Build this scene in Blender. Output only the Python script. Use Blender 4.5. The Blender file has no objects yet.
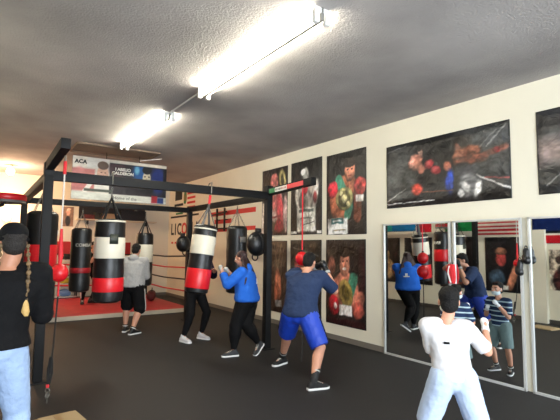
import bpy, bmesh, math, random
import numpy as np
from mathutils import Vector, Matrix, Euler
PI = math.pi
SC = bpy.context.scene
COL = SC.collection
rng = random.Random(7)

# ------------------------------------------------------------ camera
cam_d = bpy.data.cameras.new('camera'); cam_d.sensor_width = 36.0; cam_d.lens = 435.0*36/560
cam = bpy.data.objects.new('camera', cam_d); COL.objects.link(cam)
cam.matrix_world = Matrix(((0.82040501, -0.05906627, -0.56872384, 0),
                           (-0.57165787, -0.06393542, -0.81799728, 0),
                           (0.01195445, 0.99620452, -0.08621864, 1.65), (0, 0, 0, 1)))
cam_d.clip_start = .05; SC.camera = cam

# ------------------------------------------------------------ world, exposure, daylight
SC.view_settings.view_transform = 'Standard'; SC.view_settings.look = 'None'
SC.view_settings.gamma = 1; SC.view_settings.use_curve_mapping = False
SC.view_settings.exposure = 0.22
w = bpy.data.worlds.new('world'); SC.world = w; w.use_nodes = True
w.node_tree.nodes['Background'].inputs[0].default_value = (.75, .86, 1, 1)
w.node_tree.nodes['Background'].inputs[1].default_value = .6
def area(name, loc, target, sx, sy, power, color):
    d = bpy.data.lights.new(name, 'AREA'); d.shape = 'RECTANGLE'; d.size = sx; d.size_y = sy
    d.energy = power; d.color = color
    o = bpy.data.objects.new(name, d); COL.objects.link(o); o.location = loc
    o.rotation_euler = (Vector(target)-Vector(loc)).to_track_quat('-Z', 'Y').to_euler(); return o
def bulb(name, loc, power, color, r=.08):
    d = bpy.data.lights.new(name, 'POINT'); d.energy = power; d.color = color; d.shadow_soft_size = r
    o = bpy.data.objects.new(name, d); COL.objects.link(o); o.location = loc; return o
DAY = area('daylight_through_entrance', (1.4, -2.8, 1.6), (2.6, 4, 1.3), 5.0, 2.8, 620, (.86, .93, 1))
TUBE_E = 105.0          # fluorescent tubes
WARM = (1, .66, .42)
bulb('warm_globe_light', (.62, 13.1, 3.38), 105, WARM)
bulb('warm_wall_light', (.62, 14.2, 2.5), 50, WARM)

# ------------------------------------------------------------ materials
def lin(c):
    return tuple((x/12.92 if x <= .04045 else ((x+.055)/1.055)**2.4) for x in [v/255 for v in c])
MC = {}
def mat(name, rgb, rough=.6, metal=0, bump=0, bscale=60, var=0, vscale=4, emit=0, coat=0, detail=4, spec=.5):
    if name in MC: return MC[name]
    m = bpy.data.materials.new(name); m.use_nodes = True; nt = m.node_tree; b = nt.nodes['Principled BSDF']
    c = lin(rgb)+(1,)
    b.inputs['Base Color'].default_value = c; b.inputs['Roughness'].default_value = rough
    b.inputs['Metallic'].default_value = metal; b.inputs['Coat Weight'].default_value = coat
    b.inputs['Specular IOR Level'].default_value = spec
    if emit:
        b.inputs['Emission Color'].default_value = c; b.inputs['Emission Strength'].default_value = emit
    if var or bump:
        tc = nt.nodes.new('ShaderNodeTexCoord')
    if var:
        n = nt.nodes.new('ShaderNodeTexNoise'); n.inputs['Scale'].default_value = vscale; n.inputs['Detail'].default_value = detail
        nt.links.new(tc.outputs['Object'], n.inputs['Vector'])
        r = nt.nodes.new('ShaderNodeValToRGB')
        r.color_ramp.elements[0].position = .3; r.color_ramp.elements[1].position = .7
        r.color_ramp.elements[0].color = tuple(max(0, v*(1-var)) for v in c[:3])+(1,)
        r.color_ramp.elements[1].color = tuple(min(1, v*(1+var)) for v in c[:3])+(1,)
        nt.links.new(n.outputs['Fac'], r.inputs['Fac']); nt.links.new(r.outputs['Color'], b.inputs['Base Color'])
    if bump:
        n2 = nt.nodes.new('ShaderNodeTexNoise'); n2.inputs['Scale'].default_value = bscale; n2.inputs['Detail'].default_value = 3
        nt.links.new(tc.outputs['Object'], n2.inputs['Vector'])
        bp = nt.nodes.new('ShaderNodeBump'); bp.inputs['Strength'].default_value = min(1, bump); bp.inputs['Distance'].default_value = .02
        nt.links.new(n2.outputs['Fac'], bp.inputs['Height']); nt.links.new(bp.outputs['Normal'], b.inputs['Normal'])
    MC[name] = m; return m
def mat_vc(name, rough=.45, bump=.25, bscale=9, spec=.5):
    if name in MC: return MC[name]
    m = bpy.data.materials.new(name); m.use_nodes = True; nt = m.node_tree; b = nt.nodes['Principled BSDF']
    a = nt.nodes.new('ShaderNodeVertexColor'); a.layer_name = 'print'
    nt.links.new(a.outputs['Color'], b.inputs['Base Color']); b.inputs['Roughness'].default_value = rough
    b.inputs['Specular IOR Level'].default_value = spec
    tc = nt.nodes.new('ShaderNodeTexCoord'); n = nt.nodes.new('ShaderNodeTexNoise'); n.inputs['Scale'].default_value = bscale
    n.inputs['Distortion'].default_value = 1.2; n.inputs['Detail'].default_value = 2
    nt.links.new(tc.outputs['Object'], n.inputs['Vector'])
    bp = nt.nodes.new('ShaderNodeBump'); bp.inputs['Strength'].default_value = bump; bp.inputs['Distance'].default_value = .06
    nt.links.new(n.outputs['Fac'], bp.inputs['Height']); nt.links.new(bp.outputs['Normal'], b.inputs['Normal'])
    MC[name] = m; return m

M_WALL = mat('cream_wall_paint', (228, 223, 205), .7, bump=.05, bscale=40, var=.03, vscale=1.2)
M_CEIL = mat('textured_ceiling_paint', (160, 156, 154), .9, bump=.55, bscale=55, var=.22, vscale=.9, detail=8)
M_FLOOR = mat('black_rubber_floor', (31, 31, 33), .62, bump=.15, bscale=160, var=.16, vscale=90, spec=.3)
M_BASE = mat('brown_grey_baseboard', (112, 106, 98), .6)
M_STEEL = mat('black_painted_steel', (10, 11, 13), .55, spec=.25)
M_ALU = mat('brushed_aluminium', (190, 192, 196), .35, metal=.6)
M_WHITEMETAL = mat('white_metal', (225, 225, 222), .4)
M_GLASS = None
mm = bpy.data.materials.new('mirror_glass'); mm.use_nodes = True; b_ = mm.node_tree.nodes['Principled BSDF']
b_.inputs['Base Color'].default_value = (.80, .83, .83, 1); b_.inputs['Metallic'].default_value = 1; b_.inputs['Roughness'].default_value = .015
M_MIRROR = mm
M_BLACKV = mat('black_vinyl', (13, 14, 16), .4, bump=.15, bscale=14)
M_REDV = mat('red_vinyl', (205, 22, 32), .35, bump=.1, bscale=14)
M_WHITEV = mat('off_white_vinyl', (214, 208, 190), .4, bump=.1, bscale=14)
M_STRAP = mat('grey_webbing', (92, 92, 92), .7)
M_CHAIN = mat('steel_chain', (120, 118, 112), .4, metal=.8)
M_BSTRAP = mat('black_webbing', (24, 24, 24), .7)
M_REDSTRAP = mat('red_webbing', (205, 30, 40), .6)
M_WHITESTRAP = mat('white_webbing', (210, 205, 198), .6)
M_BLACK = mat('flat_black_paint', (20, 20, 20), .6)
M_REDP = mat('red_paint', (200, 36, 36), .6)
M_GREENP = mat('green_print', (48, 120, 74), .6)
M_WHITEP = mat('white_print', (230, 228, 220), .6)
M_SKIN = mat('light_brown_skin', (196, 142, 116), .55, var=.06, vscale=20)
M_SKIN2 = mat('tan_skin', (180, 126, 98), .55, var=.06, vscale=20)
M_HAIR = mat('black_hair', (14, 12, 11), .7, bump=.6, bscale=90, spec=.25)
M_EYEW = mat('eye_white', (230, 228, 222), .3); M_EYEB = mat('dark_iris', (30, 20, 16), .2)
M_LIP = mat('lips', (150, 84, 76), .5)
M_RUBW = mat('white_sole_rubber', (232, 232, 230), .5)

# ------------------------------------------------------------ object helpers
def link(name, me, m=None, parent=None, loc=None):
    o = bpy.data.objects.new(name, me); COL.objects.link(o)
    if m is not None and me is not None: me.materials.append(m)
    if parent is not None: o.parent = parent
    if loc is not None: o.location = loc
    return o
def tag(o, label, cat, group=None):
    o['label'] = label; o['category'] = cat
    if group: o['group'] = group
    return o
def thing(name, label, cat, loc=(0, 0, 0), rz=0, group=None):
    o = bpy.data.objects.new(name, None); COL.objects.link(o); o.location = loc; o.rotation_euler = (0, 0, rz)
    o.empty_display_size = .1
    return tag(o, label, cat, group)
def struct(o): o['kind'] = 'structure'; return o
def perp(d):
    d = d.normalized(); a = Vector((0, 0, 1)) if abs(d.z) < .9 else Vector((0, 1, 0))
    x = d.cross(a).normalized(); return x, d.cross(x).normalized()
class MB:
    def __init__(s): s.bm = bmesh.new()
    def box(s, c, size, rot=None, bevel=0):
        r = bmesh.ops.create_cube(s.bm, size=1); M = Matrix.Translation(c)
        if rot is not None: M = M @ (rot.to_matrix().to_4x4() if not isinstance(rot, Matrix) else rot.to_4x4())
        M = M @ Matrix.Diagonal((*size, 1)); bmesh.ops.transform(s.bm, matrix=M, verts=r['verts'])
        if bevel:
            es = {e for v in r['verts'] for e in v.link_edges}
            bmesh.ops.bevel(s.bm, geom=list(es), offset=bevel, segments=2, affect='EDGES', profile=.7)
        return s
    def loft(s, rings, n=20, cap=True, sq=2.0):
        """rings: (centre, xvec, yvec); sq = superellipse power"""
        R = []
        for c, xv, yv in rings:
            c = Vector(c); xv = Vector(xv); yv = Vector(yv); ring = []
            for i in range(n):
                a = 2*PI*i/n; ca, sa = math.cos(a), math.sin(a)
                x = math.copysign(abs(ca)**(2/sq), ca); y = math.copysign(abs(sa)**(2/sq), sa)
                ring.append(s.bm.verts.new(c+xv*x+yv*y))
            R.append(ring)
        for A, B in zip(R, R[1:]):
            for i in range(n):
                j = (i+1) % n; s.bm.faces.new((A[i], A[j], B[j], B[i]))
        if cap:
            s.bm.faces.new(R[0][::-1]); s.bm.faces.new(R[-1])
        return s
    def seg(s, p0, p1, r0, r1=None, n=14, round0=False, round1=False):
        p0 = Vector(p0); p1 = Vector(p1); r1 = r0 if r1 is None else r1
        d = (p1-p0).normalized(); x, y = perp(d); rings = []
        if round0:
            for k in range(1, 4):
                a = PI/2*k/4; rings.append((p0-d*r0*math.cos(a), x*r0*math.sin(a), y*r0*math.sin(a)))
        rings += [(p0, x*r0, y*r0), (p1, x*r1, y*r1)]
        if round1:
            for k in range(3, 0, -1):
                a = PI/2*k/4; rings.append((p1+d*r1*math.cos(a), x*r1*math.sin(a), y*r1*math.sin(a)))
        return s.loft(rings, n)
    def cap(s, p0, p1, r0, r1=None, n=14): return s.seg(p0, p1, r0, r1, n, True, True)
    def ell(s, c, r, rot=None, n=18):
        if not hasattr(r, '__len__'): r = (r, r, r)
        q = bmesh.ops.create_uvsphere(s.bm, u_segments=n, v_segments=max(8, n*2//3), radius=1)
        M = Matrix.Translation(c)
        if rot is not None: M = M @ rot.to_4x4()
        bmesh.ops.transform(s.bm, matrix=M @ Matrix.Diagonal((*r, 1)), verts=q['verts']); return s
    def tube(s, pts, r, n=8):
        pts = [Vector(p) for p in pts]; rings = []
        x = None
        for i, p in enumerate(pts):
            d = (pts[min(i+1, len(pts)-1)]-pts[max(i-1, 0)]).normalized()
            if x is None: x, y = perp(d)
            else:
                x = (x-d*x.dot(d)).normalized(); y = d.cross(x).normalized()
            rings.append((p, x*r, y*r))
        return s.loft(rings, n)
    def lathe(s, prof, n=32, c=(0, 0, 0)):
        c = Vector(c)
        return s.loft([(c+Vector((0, 0, z)), Vector((max(r, 1e-4), 0, 0)), Vector((0, max(r, 1e-4), 0))) for r, z in prof], n)
    def torus(s, c, R, r, ax, n=24, m=8, arc=2*PI):
        x, y = perp(Vector(ax)); c = Vector(c)
        pts = [c+(x*math.cos(arc*i/n)+y*math.sin(arc*i/n))*R for i in range(n+1)]
        return s.tube(pts, r, m)
    def mesh(s, name, smooth=True):
        bmesh.ops.recalc_face_normals(s.bm, faces=s.bm.faces[:])
        me = bpy.data.meshes.new(name); s.bm.to_mesh(me); s.bm.free()
        if smooth:
            me.polygons.foreach_set('use_smooth', [True]*len(me.polygons))
            me.set_sharp_from_angle(angle=math.radians(42))
        return me
    def build(s, name, m, parent=None, loc=None, smooth=True): return link(name, s.mesh(name, smooth), m, parent, loc)
TEX = {}
def fused(mb, name, m, parent=None, voxel=.01, smooth=6, disp=0, dscale=.08):
    """union of overlapping closed shapes -> one continuous smooth surface"""
    me = mb.mesh(name, False); t = bpy.data.objects.new('tmp', me); COL.objects.link(t)
    r = t.modifiers.new('r', 'REMESH'); r.mode = 'VOXEL'; r.voxel_size = voxel
    sm = t.modifiers.new('s', 'SMOOTH'); sm.factor = .5; sm.iterations = smooth
    if disp:
        k = round(dscale, 3)
        if k not in TEX:
            tx = bpy.data.textures.new('folds', 'CLOUDS'); tx.noise_scale = dscale; TEX[k] = tx
        d = t.modifiers.new('d', 'DISPLACE'); d.texture = TEX[k]; d.strength = disp; d.mid_level = .5
    dg = bpy.context.evaluated_depsgraph_get(); ev = t.evaluated_get(dg)
    out = bpy.data.meshes.new_from_object(ev); out.name = name
    bpy.data.objects.remove(t); bpy.data.meshes.remove(me)
    out.polygons.foreach_set('use_smooth', [True]*len(out.polygons)); out.materials.clear()
    return link(name, out, m, parent)
def text_mesh(name, s, size, m, parent, M, depth=.004, bold=0):
    cu = bpy.data.curves.new('t', 'FONT'); cu.body = s; cu.size = size; cu.align_x = 'CENTER'; cu.align_y = 'CENTER'
    cu.extrude = depth/2; cu.offset = bold; cu.resolution_u = 3
    t = bpy.data.objects.new('t', cu); COL.objects.link(t)
    me = bpy.data.meshes.new_from_object(t.evaluated_get(bpy.context.evaluated_depsgraph_get())); me.name = name
    bpy.data.objects.remove(t); bpy.data.curves.remove(cu); me.transform(M); me.materials.clear()
    return link(name, me, m, parent)
# frames for flat things: right wall faces -X, left wall faces +X, back wall faces -Y. columns = (right, up, outward)
def wallM(side, c):
    if side == 'R': X, Y, Z = (0, -1, 0), (0, 0, 1), (-1, 0, 0)
    elif side == 'L': X, Y, Z = (0, 1, 0), (0, 0, 1), (1, 0, 0)
    else: X, Y, Z = (1, 0, 0), (0, 0, 1), (0, -1, 0)
    return Matrix(((X[0], Y[0], Z[0], c[0]), (X[1], Y[1], Z[1], c[1]), (X[2], Y[2], Z[2], c[2]), (0, 0, 0, 1)))

# ------------------------------------------------------------ painter for printed things
def paint(u, v, asp, bg, ops, grain=0, seed=1):
    """u,v arrays 0..1; asp = width/height; returns srgb 0..255"""
    C = np.zeros(u.shape+(3,)); C[:] = bg
    if grain > .3:
        U0 = u*asp*3.1; V0 = v*3.1
        du = .0035*(np.sin(V0*7+seed)+np.sin(V0*17+U0*9+seed*2)*.6+np.sin(U0*31-V0*23)*.4); dv = .0035*(np.sin(U0*8+seed*3)+np.sin(U0*15-V0*11)*.6+np.sin(V0*29+U0*19)*.4)
        u = u+du*1.0; v = v+dv
    U = u*asp
    for op in ops:
        k = op[0]; col = np.array(op[-2], float); soft = op[-1]
        if k == 'e':
            _, cu, cv, ru, rv, ang = op[:6]; du = U-cu*asp; dv = v-cv; a = math.radians(ang)
            x = (du*math.cos(a)+dv*math.sin(a))/(ru*min(1, asp)); y = (-du*math.sin(a)+dv*math.cos(a))/rv
            d = (np.sqrt(x*x+y*y)-1)*min(ru*min(1, asp), rv)
        elif k == 'l':
            _, a0, b0, a1, b1, wd = op[:6]; p = np.array((a0*asp, b0)); q = np.array((a1*asp, b1)); pq = q-p
            t = np.clip(((U-p[0])*pq[0]+(v-p[1])*pq[1])/max(pq@pq, 1e-9), 0, 1)
            d = np.hypot(U-p[0]-t*pq[0], v-p[1]-t*pq[1])-wd*min(1, asp)
        elif k == 'r':
            _, a0, b0, a1, b1 = op[:5]
            d = np.maximum(np.maximum(a0*asp-U, U-a1*asp), np.maximum(b0-v, v-b1))
        if k == 'e' and grain > .3 and min(ru*min(1, asp), rv) > .03:
            col = col*np.clip(1+.22*(.5*x+.8*y)-.38*np.clip(x*x+y*y, 0, 1)**2+.10*np.sin(x*7+seed)*np.sin(y*6+x*3), .35, 1.4)[..., None]*1.08
        wgt = np.clip(.5-d/max(soft*min(1, asp)*.8, 1e-4), 0, 1)[..., None]
        C = C*(1-wgt)+col*wgt
    if grain:
        r = np.random.RandomState(seed); acc = np.zeros(u.shape)
        for fr, am in ((5, .5), (11, .35), (23, .3), (47, .25)):
            g = r.rand(fr+2, fr+2); x = u*fr; y = v*fr; x = np.clip(x, 0, fr); y = np.clip(y, 0, fr); i = x.astype(int); j = y.astype(int)
            fx = x-i; fy = y-j; fx = fx*fx*(3-2*fx); fy = fy*fy*(3-2*fy)
            acc += am*((g[j, i]*(1-fx)+g[j, i+1]*fx)*(1-fy)+(g[j+1, i]*(1-fx)+g[j+1, i+1]*fx)*fy-.5)
        C = C*(1+grain*acc[..., None]*2.2)+grain*acc[..., None]*14
    return np.clip(C, 0, 255)
def printed(name, W, H, M, bg, ops, m, parent=None, res=90, wav=.0, grain=0, seed=1, th=.004, flip=False):
    """a thin printed sheet W x H: gridded front with the print as its colour, plus edges and back"""
    nx = max(4, int(W*res)); ny = max(4, int(H*res))
    u, v = np.meshgrid(np.linspace(0, 1, nx+1), np.linspace(0, 1, ny+1))
    C = paint(1-u if flip else u, v, W/H, bg, ops, grain, seed)/255
    L = np.where(C <= .04045, C/12.92, ((C+.055)/1.055)**2.4)
    z = np.full(u.shape, th)
    if wav:
        r = np.random.RandomState(seed+5)
        for _ in range(14):
            a = r.rand()*PI; k = 6+26*r.rand(); ph = r.rand()*6
            z = z+wav*(.5+.5*np.sin((u*W*math.cos(a)+v*H*math.sin(a))*k+ph+2*np.sin(v*4+ph)))/9
        e = np.minimum(np.minimum(u, 1-u)*W, np.minimum(v, 1-v)*H); z = th+(z-th)*np.clip(e/.12+.35, 0, 1)
    P = np.stack([(u-.5)*W, (v-.5)*H, z], -1).reshape(-1, 3)
    idx = np.arange(P.shape[0]).reshape(ny+1, nx+1)
    F = np.stack([idx[:-1, :-1], idx[:-1, 1:], idx[1:, 1:], idx[1:, :-1]], -1).reshape(-1, 4).tolist()
    verts = [tuple(p) for p in P]; border = list(idx[0, :])+list(idx[1:, -1])+list(idx[-1, -2::-1])+list(idx[-2:0:-1, 0])
    b0 = len(verts); cols = L.reshape(-1, 3).tolist()
    for i in border:
        p = P[i]; verts.append((p[0], p[1], 0)); cols.append(cols[i])
    nb = len(border)
    for i in range(nb):
        j = (i+1) % nb; F.append((int(border[j]), int(border[i]), b0+i, b0+j))
    F.append(tuple(b0+i for i in range(nb))[::-1])
    me = bpy.data.meshes.new(name); me.from_pydata(verts, [], F); me.update()
    a = me.color_attributes.new('print', 'FLOAT_COLOR', 'POINT')
    a.data.foreach_set('color', np.hstack([np.array(cols), np.ones((len(cols), 1))]).ravel())
    me.polygons.foreach_set('use_smooth', [True]*len(me.polygons)); me.transform(M)
    return link(name, me, m, parent)
M_VINYL = mat_vc('printed_vinyl_banner', .38, .35, 7)
M_CLOTHP = mat_vc('printed_cloth', .8, .15, 5, .2)

# ============================================================ STRUCTURE
XW, XL, YB, YN, ZC = 5.45, .0, 14.6, -3.2, 3.70
XF = -3.0
def sbox(name, x0, x1, y0, y1, z0, z1, m):
    return struct(MB().box(((x0+x1)/2, (y0+y1)/2, (z0+z1)/2), (x1-x0, y1-y0, z1-z0)).build(name, m))
sbox('floor', XF-.2, XW+.2, YN-.2, YB+.2, -.15, 0, M_FLOOR)
sbox('ceiling', XF-.2, XW+.2, YN-.2, YB+.2, ZC, ZC+.15, M_CEIL)
sbox('wall_right', XW, XW+.2, YN-.2, YB+.2, 0, ZC, M_WALL)
sbox('wall_back', XL-.2, XW, YB, YB+.2, 0, ZC, M_WALL)
sbox('wall_left', XL-.2, XL, 3.95, YB, 0, ZC, M_WALL)
sbox('wall_entry_return', XF, XL-.2, 3.95, 4.15, 0, ZC, M_WALL)
sbox('wall_entry_left', XF-.2, XF, YN, 4.15, 0, ZC, M_WALL)
mb = MB()                                                # front wall with the wide open entrance
mb.box((XF+.75, YN-.1, ZC/2), (1.5, .2, ZC)); mb.box((4.95, YN-.1, ZC/2), (1.0, .2, ZC)); mb.box((1.475, YN-.1, 3.4), (5.95, .2, .6))
struct(mb.build('wall_front', M_WALL))
sbox('baseboard_right', XW-.015, XW, 4.86, YB, 0, .09, M_BASE)
sbox('baseboard_left', XL, XL+.015, 3.95, YB, 0, .09, mat('dark_baseboard', (70, 66, 62), .6))
sbox('baseboard_back', XL, XW, YB-.015, YB, 0, .09, M_BASE)
# shallow raised panel in the ceiling and pilaster on the left wall
mb = MB(); hx0, hx1, hy0, hy1 = 1.55, 3.2, 9.25, 10.15
for c, s in (((hx0, (hy0+hy1)/2, ZC-.02), (.05, hy1-hy0, .04)), ((hx1, (hy0+hy1)/2, ZC-.02), (.05, hy1-hy0, .04)),
             (((hx0+hx1)/2, hy0, ZC-.02), (hx1-hx0, .05, .04)), (((hx0+hx1)/2, hy1, ZC-.02), (hx1-hx0, .05, .04)),
             (((hx0+hx1)/2, (hy0+hy1)/2, ZC-.008), (hx1-hx0, hy1-hy0, .016))): mb.box(c, s)
struct(mb.build('trim_1', mat('brown_ceiling_panel', (118, 102, 88), .9)))  # frame and panel in one brown tone, darker than the ceiling paint
sbox('trim_2', XL, XL+.10, 4.76, 5.10, 0, 2.14, M_WALL)
# painted red band of wall behind the ring
sbox('trim_3', 1.9, 4.17, YB-.02, YB, 1.36, 1.76, mat('red_wall_paint', (176, 34, 34), .6))

# ============================================================ LIGHTS
M_TUBE = mat('lit_fluorescent_tube', (255, 248, 226), .4, emit=TUBE_E)
def fixture(y0, y1, label, x=2.31):
    t = thing('fluorescent_light_fixture', label, 'ceiling light', (x, (y0+y1)/2, ZC), 0, 'fluorescent strip lights on the ceiling')
    L = y1-y0
    mb = MB().box((0, 0, -.06), (.036, L, .12), bevel=.006)
    mb.build('housing', mat('grey_enamel', (120, 118, 112), .6), t)
    for sx in (-1, 1):
        MB().seg((sx*.058, -L/2+.05, -.062), (sx*.058, L/2-.05, -.062), .019, n=12).build('tube', M_TUBE, t)
        for sy in (-1, 1):
            MB().box((sx*.058, sy*(L/2-.02), -.085), (.05, .045, .12), bevel=.008).build('lamp_holder', M_WHITEMETAL, t)
    for sy in (-1, 1): MB().box((0, sy*(L/2-.012), -.03), (.15, .024, .05), bevel=.005).build('end_bracket', M_WHITEMETAL, t)
fixture(2.72, 5.10, 'nearer of the two bare fluorescent strip lights on the ceiling')
fixture(6.30, 8.80, 'farther fluorescent strip light, ending near the hanging banner')
o = MB().tube([(2.31, 5.1, ZC-.015), (2.31, 6.3, ZC-.015)], .012).build('conduit', M_WHITEMETAL)
tag(o, 'thin metal conduit on the ceiling joining the two strip lights', 'conduit')
t = thing('globe_lamp', 'warm glowing globe lamp under the ceiling at far left', 'lamp', (.62, 13.1, ZC))
MB().lathe([(.05, 0), (.055, -.03), (.03, -.05), (.03, -.09)], 20).build('lamp_base', M_WHITEMETAL, t)
MB().ell((0, 0, -.17), .10).build('globe', mat('warm_glass_globe', (255, 190, 130), .4, emit=14), t)
bpy.data.objects['warm_globe_light'].location = (.62, 13.1, 3.33)
t = thing('wall_lamp', 'warm glowing lamp on the left part of the back wall', 'lamp', (.66, YB, 2.46))
MB().box((0, -.02, 0), (.14, .04, .14), bevel=.01).build('wall_plate', M_WHITEMETAL, t)
MB().ell((0, -.14, 0), (.12, .10, .15)).build('globe', MC['warm_glass_globe'], t)
bpy.data.objects['warm_wall_light'].location = (.66, 14.2, 2.5)

# ============================================================ STEEL FRAME
X0, X1, Y0, Y1 = .70, 4.0, 6.1, 9.4
t = thing('steel_rig', 'black square-tube steel frame on four posts that carries the hanging bags', 'steel frame', (X0, Y0, 0))
def P_(x, y, z): return (x-X0, y-Y0, z)
S = .105
for x, y in ((X0, Y0), (X1, Y0), (X0, Y1), (X1, Y1)):
    p = MB().box(P_(x, y, 1.285), (S, S, 2.57), bevel=.006).build('post', M_STEEL, t)
    MB().box(P_(x, y, .006), (.2, .2, .012), bevel=.003).build('base_plate', M_STEEL, p)
MB().box(P_((X0+X1)/2, Y0, 2.52), (X1-X0+S, S-.01, .12), bevel=.006).build('front_beam', M_STEEL, t)
MB().box(P_((X0+X1)/2, Y1, 2.48), (X1-X0+S, S-.01, .11), bevel=.006).build('back_beam', M_STEEL, t)
for x in (X0, X1): MB().box(P_(x, (Y0+Y1)/2, 2.50), (S-.012, Y1-Y0+S, .11), bevel=.006).build('side_beam', M_STEEL, t)
MB().box(P_(X0, 5.55, 2.66), (S-.01, 1.35, .11), Euler((math.radians(-3), 0, 0)), bevel=.006).build('cantilever_arm', M_STEEL, t)
a = MB().box(P_(X1, 5.52, 2.60), (S-.01, 1.25, .11), Euler((math.radians(-2.5), 0, 0)), bevel=.006).build('cantilever_arm', M_STEEL, t)
for x in (X0, X1): MB().box(P_(x, 6.1, 2.60), (.115, .12, .16), bevel=.005).build('joint_bracket', M_STEEL, t)
R25 = Euler((math.radians(-2.5), 0, 0))
def stk(y, L, m, nm):
    MB().box(P_(X1-S/2, y, 2.60+(y-5.52)*-.0437), (.006, L, .07), R25).build(nm, m, a)
stk(5.91, .16, M_GREENP, 'green_sticker'); stk(5.66, .33, M_WHITEP, 'white_sticker'); stk(5.29, .41, mat('faded_red_print', (214, 70, 74), .6), 'red_sticker')
o = printed('white_sticker_lettering', .33, .05, wallM('R', (0, 0, 0)), (226, 224, 216), [('r', .06+.1*k, .2, .06+.1*k+.05, .8, (40, 36, 36) if k < 5 else (170, 60, 60), .02) for k in range(9)], M_CLOTHP, a, 200, 0, 0, 1, .002)
o.location = P_(X1-S/2-.003, 5.66, 2.594); o.rotation_euler = R25

# ============================================================ PUNCHING BAGS
def chain_pts(a, b, m=M_CHAIN, parent=None, name='chain', r=.009):
    a = Vector(a); b = Vector(b); L = (b-a).length; n = max(2, int(L/.032)); d = (b-a)/n; mb = MB(); x, y = perp(d)
    for i in range(n):
        c = a+d*(i+.5); ax = x if i % 2 else y; sd = y if i % 2 else x
        u = d.normalized()*.019
        pts = [c+u*math.cos(q)+sd*.010*math.sin(q) for q in [2*PI*k/10 for k in range(11)]]
        mb.tube(pts, .0036, 5)
    return mb.build(name, m, parent)
def heavy_bag(x, y, ztop, zbot, r, zhang, bands, label, straps=M_BSTRAP, tilt=None, hang='chain', text=None, trot=0, rim=True, patch=None, topcol=None):
    """bands: list (z_from_top fraction start, end, material)"""
    L = ztop-zbot; t = thing('punching_bag', label, 'punching bag', (x, y, zhang), 0, 'heavy bags hanging on the frame')
    if tilt: t.rotation_euler = tilt
    zt = ztop-zhang
    prof = [(.02, 0), (r*.8, .0), (r*.97, -.03), (r, -.06)]
    zz = np.linspace(-.06, -L+.08, 14)
    prof += [(r*(1+.018*math.sin(i*1.9)), z) for i, z in enumerate(zz[1:])]
    prof += [(r*.95, -L+.03), (r*.7, -L+.005), (.02, -L)]
    MB().lathe([(a, b+zt) for a, b in prof], 36).build('bag_body', bands[0][2], t)
    for f0, f1, m in bands[1:]:
        z0, z1 = zt-f0*L, zt-f1*L
        MB().lathe([(r*1.012, z0), (r*1.028, z0-.008), (r*1.028, z1+.008), (r*1.012, z1)], 36).build('vinyl_band', m, t)
    # strap crown: four straps from rim to the ring
    ring_z = zt+.30
    for k in range(4):
        a = PI/4+k*PI/2+trot; p = Vector((math.cos(a)*r*.93, math.sin(a)*r*.93, zt-.05)); q = Vector((0, 0, ring_z))
        if straps is M_CHAIN: chain_pts(p, q, M_CHAIN, t, 'chain')
        else:
            mb = MB(); d = q-p; sd = Vector((-math.sin(a), math.cos(a), 0)); n_ = d.cross(sd).normalized()
            mb.loft([(p-Vector((0, 0, .12)), sd*.022, n_*.004), (p, sd*.022, n_*.004), (q, sd*.012, n_*.004)], 8, sq=5)
            mb.build('strap', straps, t)
    MB().torus((0, 0, ring_z+.012), .024, .007, (1, 0, 0)).build('ring', M_CHAIN, t)
    if ring_z+.04 < -.06:
        if hang == 'strap': MB().box((0, 0, (ring_z+.02)/2), (.04, .012, -ring_z-.05), bevel=.003).build('hanging_strap', M_REDSTRAP, t)
        else: chain_pts((0, 0, ring_z+.03), (0, 0, -.026), M_CHAIN, t, 'hanging_chain')
    if text:
        s, z, sz, ang, m = text
        mt = text_mesh('brand_lettering', s, sz, m, t, Matrix.Identity(4), .003, .002)
        for v in mt.data.vertices:                       # wrap the letters round the bag
            a = v.co.x/(r*1.03)+ang; rr = r*1.03+v.co.z; zc = v.co.y
            v.co = (rr*math.sin(a), -rr*math.cos(a), zt-z+zc)
    if patch:
        z0, z1, a0, a1, m = patch; mb = MB(); rows = []
        for zi in (zt-z0, zt-z1):
            rows.append([mb.bm.verts.new((r*1.035*math.sin(a0+(a1-a0)*i/8), -r*1.035*math.cos(a0+(a1-a0)*i/8), zi)) for i in range(9)])
        for i in range(8): mb.bm.faces.new((rows[0][i], rows[0][i+1], rows[1][i+1], rows[1][i]))
        o = mb.build('label_patch', m, t); so = o.modifiers.new('t', 'SOLIDIFY'); so.thickness = .004; so.offset = 1
    return t
W3, B3, R3 = M_WHITEV, M_BLACKV, M_REDV
VIEW = .61
t = heavy_bag(1.47, Y0, 2.00, .90, .192, 2.46, [(0, 1, B3), (.22, .47, W3), (.70, .865, R3), (.015, .035, W3)],
          'large bag in white, black and red hanging from the front beam of the frame', patch=(.20, .33, -.25, .30, mat('dark_green_label', (44, 50, 42), .5)))
heavy_bag(2.93, Y0, 1.97, .94, .178, 2.46, [(0, 1, B3), (.16, .43, W3), (.64, .92, R3), (.05, .07, W3)],
          'white, black and red bag swung aside beside the woman in the blue hoodie', straps=M_STRAP, tilt=(0, math.radians(7.5), 0), hang='strap')
heavy_bag(1.72, Y1, 1.99, .73, .19, 2.42, [(0, 1, B3), (.62, .70, mat('dark_red_vinyl', (150, 20, 30), .4))],
          'slim black bag with one thin red stripe hanging from the back beam', straps=M_CHAIN, text=('COMBAT', .34, .085, .18, mat('grey_print', (150, 148, 142), .6)))
heavy_bag(2.99, Y1, 1.93, .80, .175, 2.42, [(0, 1, B3), (.22, .55, W3)],
          'black bag with a white middle hanging in front of the man in the grey hoodie', straps=M_BSTRAP)
heavy_bag(X1, 7.16, 2.04, .80, .19, 2.45, [(0, 1, B3)],
          'all black bag behind the head of the woman in the blue hoodie', straps=M_CHAIN, patch=(.20, .30, -.2, .45, MC['grey_print']))
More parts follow.
